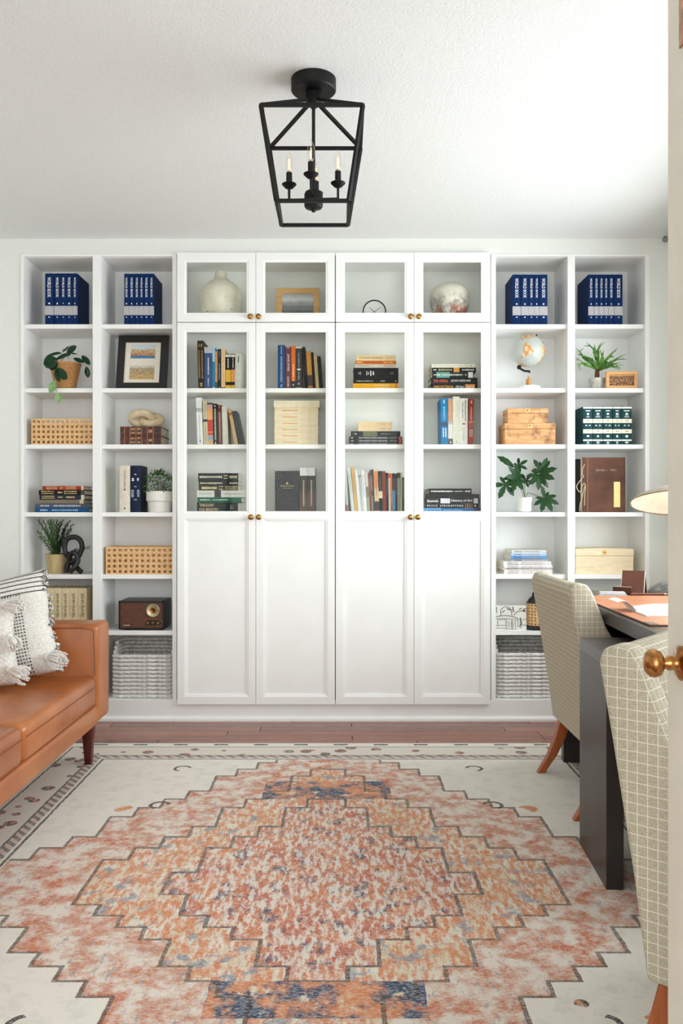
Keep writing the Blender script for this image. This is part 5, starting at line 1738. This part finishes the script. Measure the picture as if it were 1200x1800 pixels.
in3 = R_.mix(n2.ramp(.53, .6) * .85, in3, NVY)
in3 = R_.mix(n4.ramp(.46, .58) * .85, in3, CRM)
field = R_.mix(v3.lt(1.0), field, in3)
# navy and orange cartouches toward the ends of the field
cart = (ay_ * -1 + .68).abs().lt(.085) * ax_.lt(.24)
field = R_.mix(cart * n2.ramp(.38, .46), field, R_.mix(n1.ramp(.45, .55), NVY, ORG_))
line = (v1.lt(1.0) - v1b.lt(1.0)).abs().max((v2.lt(1.0) - v2b.lt(1.0)).abs()).max((v3.lt(1.0) - v3b.lt(1.0)).abs())
field = R_.mix(line * n3.ramp(.3, .45) * .85, field, DRK)
# corner motifs
vor = R_.voronoi(3.4)
cm = vor.lt(.10) * v1.gt(1.08)
field = R_.mix(cm * n2.ramp(.4, .5), field, R_.mix(n4.ramp(.45, .55), ORG_, DRK))
def ring(cx, cy, r0, r1):
    dx, dy = ax_ - cx, y.abs() - cy
    d2 = dx * dx + dy * dy
    return d2.lt(r1 * r1) * d2.gt(r0 * r0) * (dx + dy).gt(-r1 * .55)
field = R_.mix(ring(.60, .66, .026, .040).max(ring(.60, 1.10, .026, .038)) * n3.ramp(.3, .42), field, (40, 38, 38))
field = R_.mix(ring(.72, .62, 0, .034) * n2.ramp(.4, .5), field, ORG_)
# border
vb_ = R_.voronoi(11)
bord = R_.mix(vb_.lt(.30) * n2.ramp(.36, .46), (216, 208, 196), R_.mix(n4.ramp(.45, .52), RST, (92, 92, 96)))
c = R_.mix(edge.lt(.26), field, CRM)
c = R_.mix(edge.lt(.235) * edge.gt(.20), c, R_.mix(((x + y) * 22.0).fract().lt(.5), (206, 180, 168), (120, 116, 112)))
c = R_.mix(edge.lt(.195) * edge.gt(.06), c, bord)
c = R_.mix((edge.lt(.255) * edge.gt(.245)).max(edge.lt(.20) * edge.gt(.192)).max(edge.lt(.066) * edge.gt(.058)), c, (96, 90, 84))
c = R_.mix(edge.lt(.035) * edge.gt(.015) * ((x * 5.5).fract().lt(.35)), c, (60, 56, 52))
c = R_.mix(n3.ramp(.46, .62) * .42, c, (230, 227, 219))
R_.base(c).bump(n3, .4, .002)
rug = MB().box(RX0 - rcx, RX1 - rcx, RY0 - rcy, RY1 - rcy, 0, .007).obj('area_rug', R_.m)
rug.location = (rcx, rcy, .0)
tag(rug, 'large distressed oriental rug in cream, rust and blue', 'rug')
RUGZ = .0065

# ---------------------------------------------------------------- sofa
LEA = M('tan_leather', .3)
_n = LEA.noise(5, 4); _w = LEA.noise(9, 4, (1, 2.2, 1)); _f = LEA.noise(260, 2)
LEA.base(LEA.mix(_n.ramp(.3, .7), (150, 82, 40), (182, 112, 62)))
LEA.bump(_w * .8 + _f * .08, .25, .012)
LEA = LEA.m
LEAS = M('tan_leather_smooth', .34)
_n = LEAS.noise(4, 4); _f = LEAS.noise(240, 2)
LEAS.base(LEAS.mix(_n.ramp(.3, .7), (150, 82, 40), (182, 112, 62))).bump(_f, .12, .002)
LEAS = LEAS.m
SEAM = paint((132, 74, 36), .6, .05, name='seam')
sx0, sx1, sy0, sy1 = -2.03, -1.0, 1.62, 3.685
t = thing('sofa', 'tan leather sofa with slim square arm and tapered legs', 'sofa', (sx0 + .45, (sy0 + sy1) / 2, 0))
ox, oy = t.location.x, t.location.y
def sb_(name, x0, x1, y0, y1, z0, z1, bev, mat=LEAS, segs=4): return MB().box(x0 - ox, x1 - ox, y0 - oy, y1 - oy, z0, z1).obj(name, mat, t, smooth=True, bevel=bev, segs=segs, angle=50)
sb_('arm', sx0 + .02, sx1, 3.505, sy1, .195, .602, .022)
sb_('arm', sx0 + .02, sx1, sy0, sy0 + .18, .195, .602, .022)
sb_('base_rail', sx0 + .03, sx1 - .002, sy0 + .15, 3.52, .19, .268, .014)
sb_('backrest', sx0, sx0 + .22, sy0, sy1, .195, .80, .035)
for a, b in ((sy0 + .182, 2.698), (2.702, 3.503)):
    m = MB().box(-.35, .35, -(b - a) / 2, (b - a) / 2, .262, .392)
    me = m.mesh('seat_cushion', LEA, bevel=.03, segs=4, smooth=True, angle=60)
    put(me, 'seat_cushion', t, (sx1 - .353 - ox, (a + b) / 2 - oy, 0))
    m = MB().tube([(sx1 - ox - .002, a - oy + .02, .35), (sx1 - ox - .002, b - oy - .02, .35)], .0022, 6)
    m.obj('piping', SEAM, t)
    MB().box(sx0 + .2 - ox, sx0 + .36 - ox, a - oy, b - oy, .38, .78).obj('back_cushion', LEA, t, smooth=True, bevel=.04, segs=4, angle=60)
MB().tube([(sx1 - ox - .012, 3.5055 - oy, .39), (sx1 - ox - .018, 3.504 - oy, .58), (sx1 - ox - .06, 3.504 - oy, .588), (sx0 + .3 - ox, 3.504 - oy, .588)], .0022, 6).obj('piping', SEAM, t)
legw = wood('dark_red_leg', (58, 18, 12), (96, 30, 20), .3, 'z', 8, .1)
for lx, ly in ((-1.062, 3.585), (-1.062, 1.75), (-1.84, 3.585), (-1.84, 1.75)):
    r0, r1 = .014, .026
    m = MB().loft([[(sx * r0, sy * r0, RUGZ - .001) for sx, sy in ((-1, -1), (1, -1), (1, 1), (-1, 1))], [(sx * r1, sy * r1, .20) for sx, sy in ((-1, -1), (1, -1), (1, 1), (-1, 1))]])
    me = m.mesh('leg', legw, bevel=.004, segs=2, smooth=True)
    put(me, 'leg', t, (lx - ox, ly - oy, 0))


# pillows
def pillow_mesh(name, mat, w, h, T, n=22):
    m = MB()
    fr, bk = [], []
    for j in range(n + 1):
        for i in range(n + 1):
            u, v = i / n * 2 - 1, j / n * 2 - 1
            pinch = 1 - .07 * (1 - (abs(u) * abs(v)) ** .5) * (max(abs(u), abs(v)) ** 3)
            th_ = T / 2 * ((1 - abs(u) ** 2.6) * (1 - abs(v) ** 2.6)) ** .55
            fr.append((u * w / 2 * pinch, -th_, v * h / 2 * pinch + h / 2))
            bk.append((u * w / 2 * pinch, th_, v * h / 2 * pinch + h / 2))
    fs = []
    N = n + 1
    for j in range(n):
        for i in range(n):
            a = j * N + i
            fs.append((a, a + 1, a + N + 1, a + N))
            fs.append((a + N * N, a + N + N * N, a + N + 1 + N * N, a + 1 + N * N))
    m.add(fr + bk, fs)
    me = m.mesh(name, mat, smooth=True, angle=80)
    bm = bmesh.new(); bm.from_mesh(me)
    bmesh.ops.remove_doubles(bm, verts=bm.verts, dist=.0004)
    bmesh.ops.recalc_face_normals(bm, faces=bm.faces)
    bm.to_mesh(me); bm.free()
    for p in me.polygons: p.use_smooth = True
    return me


PAT = M('patterned_weave', .9, spec=.2)
x, y, z_ = PAT.xyz()
_f = PAT.noise(160, 2)
base = PAT.mix(_f.ramp(.4, .6), (206, 202, 194), (226, 224, 218))
dash = ((x * 95.0).fract().lt(.62)) * ((z_ * 78.0).fract().lt(.5))
zone = (x.gt(-.10) * x.lt(.135)) * (_f.gt(.4))
stripe = (z_ * 52.0).fract().lt(.26) * z_.gt(.325)
diag = (((x + z_) * 60.0).fract().lt(.45)) * x.lt(-.02) * z_.gt(.29)
blk = (dash * zone * (x.lt(.06).max(z_.lt(.33)))).max(stripe * x.gt(.06)).max(diag)
PAT.base(PAT.mix(blk * .92, base, (44, 46, 52))).bump(_f, .5, .003)
PL = M('cream_weave', .95, spec=.2)
x, y, z_ = PL.xyz()
_f = PL.noise(130, 3)
_g = ((x * 330.0).op('SINE') * (z_ * 330.0).op('SINE')) * .5 + .5
PL.base(PL.mix(_f.ramp(.35, .65), (204, 200, 192), (228, 225, 218))).bump(_g, .6, .004)
YARN = M('yarn', .95, spec=.2)
_f = YARN.noise(220, 3)
YARN.base(YARN.mix(_f.ramp(.4, .6), (222, 219, 213), (244, 243, 240))).bump(_f, .8, .004)
YARNB = M('black_white_yarn', .95, spec=.2)
_f = YARNB.noise(170, 2)
YARNB.base(YARNB.mix(_f.ramp(.47, .53), (60, 60, 64), (222, 220, 216)))

t1 = thing('throw_pillow', 'white pillow with black woven dashes and tufted fringe, standing in the sofa corner', 'pillow', (-1.325, 3.33, .391), 0, 'pillows on the sofa', rot=(math.radians(-17), math.radians(-13), math.radians(8)))
put(pillow_mesh('cushion', PAT.m, .46, .42, .13), 'cushion', t1)
rg = random.Random(21)
for q in range(17):
    f_ = q / 16
    c = Vector((.222 + rg.uniform(-.004, .008) - .012 * math.sin(PI * f_), rg.uniform(-.012, .012), .012 + f_ * .40))
    m = MB()
    for w in range(3):
        d = Vector((rg.uniform(.010, .024), rg.uniform(-.012, .012), rg.uniform(-.018, .004)))
        m.tube([c, c + d * .5, c + d], [.004, .0055, .003], 6)
    m.obj('fringe_tuft', YARNB.m, t1, smooth=True)
t2 = thing('throw_pillow', 'plain cream textured pillow with tassels in front of the patterned one', 'pillow', (-1.425, 3.175, .391), 0, 'pillows on the sofa', rot=(math.radians(-14), math.radians(-7), math.radians(10)))
put(pillow_mesh('cushion', PL.m, .44, .33, .12), 'cushion', t2)
def tassel(par, c, d, L, r, seed):
    """a knotted bunch of yarn strands that fans out"""
    rr = random.Random(seed)
    c, d = Vector(c), Vector(d).normalized()
    a = d.cross(Vector((.2, .3, 1))).normalized(); b = d.cross(a)
    m = MB()
    for q in range(46):
        an, f_ = rr.uniform(0, 2 * PI), rr.uniform(.0, 1) ** .5
        o = (a * math.cos(an) + b * math.sin(an)) * f_
        e = rr.uniform(.88, 1.05)
        m.tube([c + o * r * .25, c + d * L * .35 * e + o * r * .8, c + d * L * .75 * e + o * r * 1.05, c + d * L * e + o * r * .98], [.0025, .0034, .0036, .0026], 5)
    m.obj('tassel', YARN.m, par, smooth=True)
    MB().sphere(c, r * .5, 10, 8).obj('tassel_knot', YARN.m, par, smooth=True)
tassel(t2, (.195, -.035, .30), (.8, -.5, -.25), .075, .030, 1)
tassel(t2, (.195, -.035, .055), (.75, -.3, -.45), .075, .034, 2)
tassel(t1, (.198, -.045, .055), (.8, -.35, -.5), .075, .036, 3)
tassel(t2, (.205, -.05, .175), (.45, -.5, -.9), .06, .028, 4)

# ---------------------------------------------------------------- desk
DARK = M('black_brown_wood', .34)
_n = DARK.noise(7, 5, (1, 1, .12), .65); _f = DARK.noise(60, 3, (1, 1, .08))
DARK.base(DARK.mix(_n.ramp(.3, .7), (34, 29, 28), (54, 47, 45))).bump(_f, .12, .001)
DARK = DARK.m
DARKX = M('black_brown_top', .3)
_n = DARKX.noise(7, 5, (1, .12, 1), .65); _f = DARKX.noise(60, 3, (1, .08, 1))
DARKX.base(DARKX.mix(_n.ramp(.3, .7), (34, 29, 28), (54, 47, 45))).bump(_f, .1, .001)
DARKX = DARKX.m
dx0, dx1, dy0, dy1, dz = .896, 1.58, 2.12, 3.64, .73
t = thing('desk', 'black-brown desk with a pull-out return panel', 'desk', ((dx0 + dx1) / 2, (dy0 + dy1) / 2, 0))
ox, oy = t.location.x, t.location.y
def db(name, x0, x1, y0, y1, z0, z1, mat=DARK, bev=.0015): return MB().box(x0 - ox, x1 - ox, y0 - oy, y1 - oy, z0, z1).obj(name, mat, t, bevel=bev, segs=1)
db('desktop', dx0, dx1, dy0, dy1, dz - .045, dz, DARKX)
db('end_panel', dx0 + .005, dx1, dy0, dy0 + .05, 0.0, dz - .045)
db('end_panel', dx0 + .005, dx1, dy1 - .05, dy1, 0.0, dz - .045)
db('modesty_panel', dx1 - .03, dx1 - .01, dy0 + .05, dy1 - .05, .28, dz - .045)
db('return_top', .768, 1.50, 2.365, 2.697, .626, .666, DARKX)
db('return_leg', .768, .816, 2.365, 2.697, RUGZ - .001, .626)
t.rotation_euler.z = math.radians(-3)

# ---------------------------------------------------------------- chairs
def check(name, a, b, linec, p, wl=.085):
    m = M(name, .9, spec=.15)
    x, y, z_ = m.xyz()
    nx, ny, nz = m.xyz('Normal')
    f = m.noise(300, 2)
    w = m.noise(90, 3, (1, 1, 5))
    base = m.mix((f * .5 + w * .5).ramp(.4, .6), a, b)
    ln = None
    for cc, nn in ((x, nx), (y, ny), (z_, nz)):
        l = ((cc / p).fract().lt(wl)) * (nn.abs().lt(.72))
        ln = l if ln is None else ln.max(l)
    m.base(m.mix(ln * .85, base, linec)).bump(f, .4, .002)
    return m.m


FABRIC = check('checked_linen', (164, 155, 134), (188, 180, 160), (222, 217, 204), .0185, .085)


def chair(label, base, rz, fab, legm, z0):
    t = thing('upholstered_chair', label, 'chair', (base[0], base[1], z0), rz, 'upholstered desk chairs')
    W = .30
    def side(s):
        prof = [(.035, .225), (.012, .40), (-.028, .64), (-.054, .785), (-.046, .808), (-.028, .816), (.004, .812), (.022, .785), (.07, .665), (.165, .51), (.25, .445), (.36, .41), (.455, .40), (.47, .385), (.475, .25), (.465, .225)]
        a, b = sorted((s * W, s * (W - .072)))
        m = MB().prism(prof, 'y', a, b)
        m.obj('wing_side', fab, t, smooth=True, bevel=.016, segs=3, angle=50)
    side(-1); side(1)
    # backrest: slab following the same rake, and a plain outer back panel
    bp = [(.035, .225), (.012, .40), (-.028, .64), (-.053, .785), (-.045, .806), (-.025, .813), (.0, .808), (.022, .785), (.05, .62), (.085, .40), (.09, .225)]
    MB().prism(bp, 'y', -W + .07, W - .07).obj('backrest', fab, t, smooth=True, bevel=.012, segs=3, angle=50)
    op = [(.032, .228), (.009, .40), (-.031, .64), (-.0565, .782), (-.052, .782), (-.024, .64), (.016, .40), (.039, .228)]
    MB().prism(op, 'y', -W + .012, W - .012).obj('outer_back', fab, t, smooth=True, bevel=.0015, segs=1, angle=40)
    MB().box(.06, .52, -W + .073, W - .073, .33, .475).obj('seat', fab, t, smooth=True, bevel=.03, segs=3, angle=50)
    MB().box(.05, .50, -W + .07, W - .07, .23, .34).obj('seat_base', fab, t, smooth=True, bevel=.008, segs=2, angle=50)
    for sx, sy in ((0, -1), (0, 1), (1, -1), (1, 1)):
        if sx == 0: pts = [((.075, .225), .022), ((.055, .15), .0205), ((.02, .07), .0175), ((-.025, 0.0), .0145)]
        else: pts = [((.435, .225), .021), ((.437, .12), .018), ((.44, 0.0), .0145)]
        rings = []
        for (px_, pz), r in pts:
            rings.append([(px_ + a * r, sy * (W - .032) + b * r, pz) for a, b in ((-1, -1), (1, -1), (1, 1), (-1, 1))])
        MB().loft(rings).obj('leg', legm, t, smooth=True, bevel=.003, segs=1)
    return t


CHLEG = wood('chair_leg', (136, 66, 28), (172, 92, 44), .35, 'z', 9, .1)
chair('checked upholstered chair tucked under the desk, with a splayed wooden leg', (.832, 3.20), 0, FABRIC, CHLEG, RUGZ - .001)
chair('checked upholstered chair turned away from the desk, behind the door knob', (.707, 1.769), math.radians(-40), FABRIC, CHLEG, RUGZ - .001)

# ---------------------------------------------------------------- things on the desk
TANL = M('tan_pad_leather', .38)
_n = TANL.noise(8, 4); TANL.base(TANL.mix(_n.ramp(.3, .7), (184, 116, 80), (208, 142, 104)))
t = thing('desk_pad', 'tan leather desk pad with dark edge on the desk', 'desk pad', (1.17, 2.93, dz))
MB().box(-.255, .255, -.44, .44, .0, .003).obj('backing', paint((30, 26, 25), .6, .1, name='felt'), t)
MB().box(-.252, .252, -.437, .437, .003, .005).obj('leather', TANL.m, t)
MB().box(-.252, -.225, -.437, -.38, .005, .0065).obj('corner_tab', paint((120, 104, 92), .4, .1, name='tab'), t)
t.rotation_euler.z = math.radians(-2.0)
# open planner
t = thing('planner', 'open planner with white pages on the tan desk pad', 'notebook', (1.155, 2.80, dz + .005), math.radians(-2))
MB().box(-.19, .19, -.115, .115, 0, .003).obj('cover', paint((210, 206, 200), .5, .05, name='cover'), t)
n = 12
top = []
for i in range(n + 1):
    u = -.185 + .37 * i / n
    top.append((u, .004 + .014 * (1 - abs(i / n * 2 - 1) ** 3) - .006 * math.exp(-((i / n - .5) * 14) ** 2)))
MB().prism([(-.185, .003)] + top + [(.185, .003)], 'y', -.11, .11).obj('pages', paint((236, 236, 236), .7, .015, 200, name='paper'), t)
fl = []
for i in range(9):
    s = i / 8
    fl.append((-.185 - .062 * s, .004 + .045 * math.sin(s * 1.9) * (1 - s * .35)))
fl2 = [(a, b + .0012) for a, b in reversed(fl)]
MB().prism(fl + fl2, 'y', .0, .108).obj('lifted_leaf', paint((236, 236, 236), .7, .015, 200, name='paper'), t)
# papers, pen, phone stand
t = thing('paper_bundle', 'small folded bundle of silver-white papers by the phone stand', 'paper', (1.085, 3.42, dz + .0), math.radians(-8))
for q in range(4):
    MB().box(-.055 + q * .002, .055 - q * .003, -.02, .02 + q * .001, q * .004, q * .004 + .0037).obj('sheet', paint(((220, 220, 222), (176, 178, 182), (232, 232, 232), (200, 202, 206))[q], .5, .05, name='paper'), t)
t = thing('pencil', 'brown pencil lying behind the planner', 'pencil', (1.24, 3.44, dz + .0045), 0)
MB().tube([(-.075, 0, 0), (.06, 0, 0)], .0042, 6).obj('barrel', paint((126, 66, 46), .4, .1, name='lacquer'), t)
MB().tube([(.06, 0, 0), (.076, 0, 0)], [.0042, .0006], 6).obj('tip', paint((216, 176, 130), .6, .1, name='wood_tip'), t)
BRL = paint((104, 62, 46), .5, .08, 70, bump=.1, name='brown_leather')
EDG = paint((214, 204, 192), .6, .05, name='raw_edge')
t = thing('phone_stand', 'folded brown leather phone stand with pale edges', 'phone stand', (1.185, 3.50, dz), math.radians(-30))
hs = .092
for nm, y0_, y1_, z1_ in (('back_rest', 0.0, .030, hs),):
    m = MB().prism([(y0_, 0), (y0_ + .005, 0), (y1_ + .005, z1_), (y1_, z1_)], 'x', -.04, .052)
    m.obj('back_rest', BRL, t, bevel=.0005, segs=1)
MB().prism([(.036, hs - .001), (.030, hs + .001), (.066, 0), (.071, 0)], 'x', -.04, .052).obj('prop', BRL, t)
for xx in (-.0405, .0505):
    MB().prism([(-.0004, 0), (.0054, 0), (.0354, hs + .0005), (.0296, hs + .0005)], 'x', xx, xx + .002).obj('edge', EDG, t)
MB().prism([(-.034, 0), (-.030, 0), (-.040, .030), (-.044, .030)], 'x', -.062, .012).obj('front_lip', BRL, t)
MB().prism([(-.0442, .0295), (-.0398, .0295), (-.0402, .0312), (-.0446, .0312)], 'x', -.062, .012).obj('edge', EDG, t)
MB().box(-.062, .052, -.032, .004, 0, .004).obj('foot', BRL, t)

# desk lamp
t = thing('desk_lamp', 'desk lamp with a wide shallow metal shade, lit inside', 'lamp', (1.425, 3.54, dz))
SLATE = M('slate_base', .5)
_n = SLATE.noise(30, 5); SLATE.base(SLATE.mix(_n.ramp(.35, .65), (70, 76, 82), (140, 146, 150)))
MB().lathe([(.145, 0), (.145, .006), (.134, .022), (.10, .042), (.06, .053), (.015, .058), (.001, .0585)], 36).obj('base', SLATE.m, t, smooth=True)
MB().tube(smooth_path([Vector((.02, 0, .045)), Vector((.03, .02, .20)), Vector((.03, .03, .36)), Vector((.01, .01, .425))], 6), .0065, 10).obj('stem', paint((150, 146, 140), .3, .05, 40, .9, name='steel'), t, smooth=True)
sh = bpy.data.objects.new('shade', MB().lathe([(.214, 0), (.213, .004), (.19, .022), (.14, .046), (.08, .062), (.03, .068), (.03, .066), (.08, .059), (.138, .043), (.187, .019), (.209, .002)], 48, cap=False).mesh('shade', [paint((196, 186, 172), .4, .05, 30, .2, name='shade_metal')], smooth=True, angle=80))
COL.objects.link(sh); sh.parent = t
sh.location = (-.005, 0, .372); sh.rotation_euler = (math.radians(-13), math.radians(4), 0)
MB().tube([Vector((.214 * math.cos(2 * PI * q / 48), .214 * math.sin(2 * PI * q / 48), 0)) for q in range(48)], .0022, 6, closed=True).obj('shade_rim', BRASS, sh, smooth=True)
MB().lathe([(.016, .066), (.016, .040), (.001, .038)], 14).obj('socket', paint((120, 110, 96), .4, .1, 40, .7, name='socket'), sh)
BG = bpy.data.materials.new('lit_bulb'); BG.use_nodes = True
_b = BG.node_tree.nodes['Principled BSDF']
_b.inputs['Emission Color'].default_value = lin((255, 222, 170)); _b.inputs['Emission Strength'].default_value = 14
MB().sphere((0, 0, .022), .022, 14, 10).obj('bulb', BG, sh, smooth=True)

bl = bpy.data.lights.new('desk_lamp_bulb', 'POINT'); bl.energy = 2.2; bl.color = (1.0, .8, .55); bl.shadow_soft_size = .02
blo = bpy.data.objects.new('desk_lamp_bulb', bl); COL.objects.link(blo); blo.parent = sh; blo.location = (0, 0, -.004)
# ---------------------------------------------------------------- the open door beside the camera
CREAM = paint((230, 226, 212), .45, .03, 12, name='cream_door_paint')
DXF, DYL, DW = .527, 1.38, .80
d = struct(MB().box(DXF, DXF + .036, DYL - DW, DYL, .012, 2.04).obj('door_1', CREAM, bevel=.002, segs=1))
for za, zb in ((.25, .72), (.90, 1.86)):
    m = MB()
    ya, yb = DYL - DW + .13, DYL - .115
    for a, b, c_, e_ in ((ya, yb, za, za + .018), (ya, yb, zb - .018, zb), (ya, ya + .018, za, zb), (yb - .018, yb, za, zb)):
        m.box(DXF - .006, DXF + .002, a, b, c_, e_)
    m.obj('moulding', CREAM, d, bevel=.002, segs=1)
kz = Z(1166, 1.32)
RYm = Matrix.Translation((DXF, 1.322, kz)) @ Matrix.Rotation(-PI / 2, 4, 'Y')
DB = M('antique_brass', .22, 1.0)
_n = DB.noise(40, 4); DB.base(DB.mix(_n.ramp(.35, .65), (140, 88, 44), (206, 150, 92)))
MB().lathe([(.027, 0), (.027, .003), (.022, .006), (.014, .008), (.0105, .012), (.0115, .018), (.0115, .022), (.008, .026), (.008, .029), (.014, .031), (.020, .035), (.0222, .042), (.0215, .049), (.016, .055), (.008, .058), (.001, .0585)], 36).xf(RYm).obj('door_knob', DB.m, d, smooth=True, angle=65)
MB().box(DXF - .003, DXF + .001, 1.300, 1.326, 1.785, 2.0).obj('bolt_plate', DB.m, d)

# curtain rod end in the far corner by the window
t = thing('curtain_rod', 'slim grey curtain rod near the ceiling corner by the window', 'curtain rod', (XR, 2.9, 2.40))
MB().tube([(-.045, -1.2, .03), (-.045, 1.36, .03)], .008, 10).obj('rod', paint((150, 152, 156), .35, .05, 40, .8, name='nickel'), t, smooth=True)
MB().sphere((-.045, 1.37, .03), .016, 12, 8).obj('finial', paint((150, 152, 156), .35, .05, 40, .8, name='nickel'), t, smooth=True)
for q in (-1.1, .1, 1.25):
    MB().bar((-.045, q, .03), (0.001, q, .03), .008).obj('bracket', paint((150, 152, 156), .35, .05, 40, .8, name='nickel'), t)
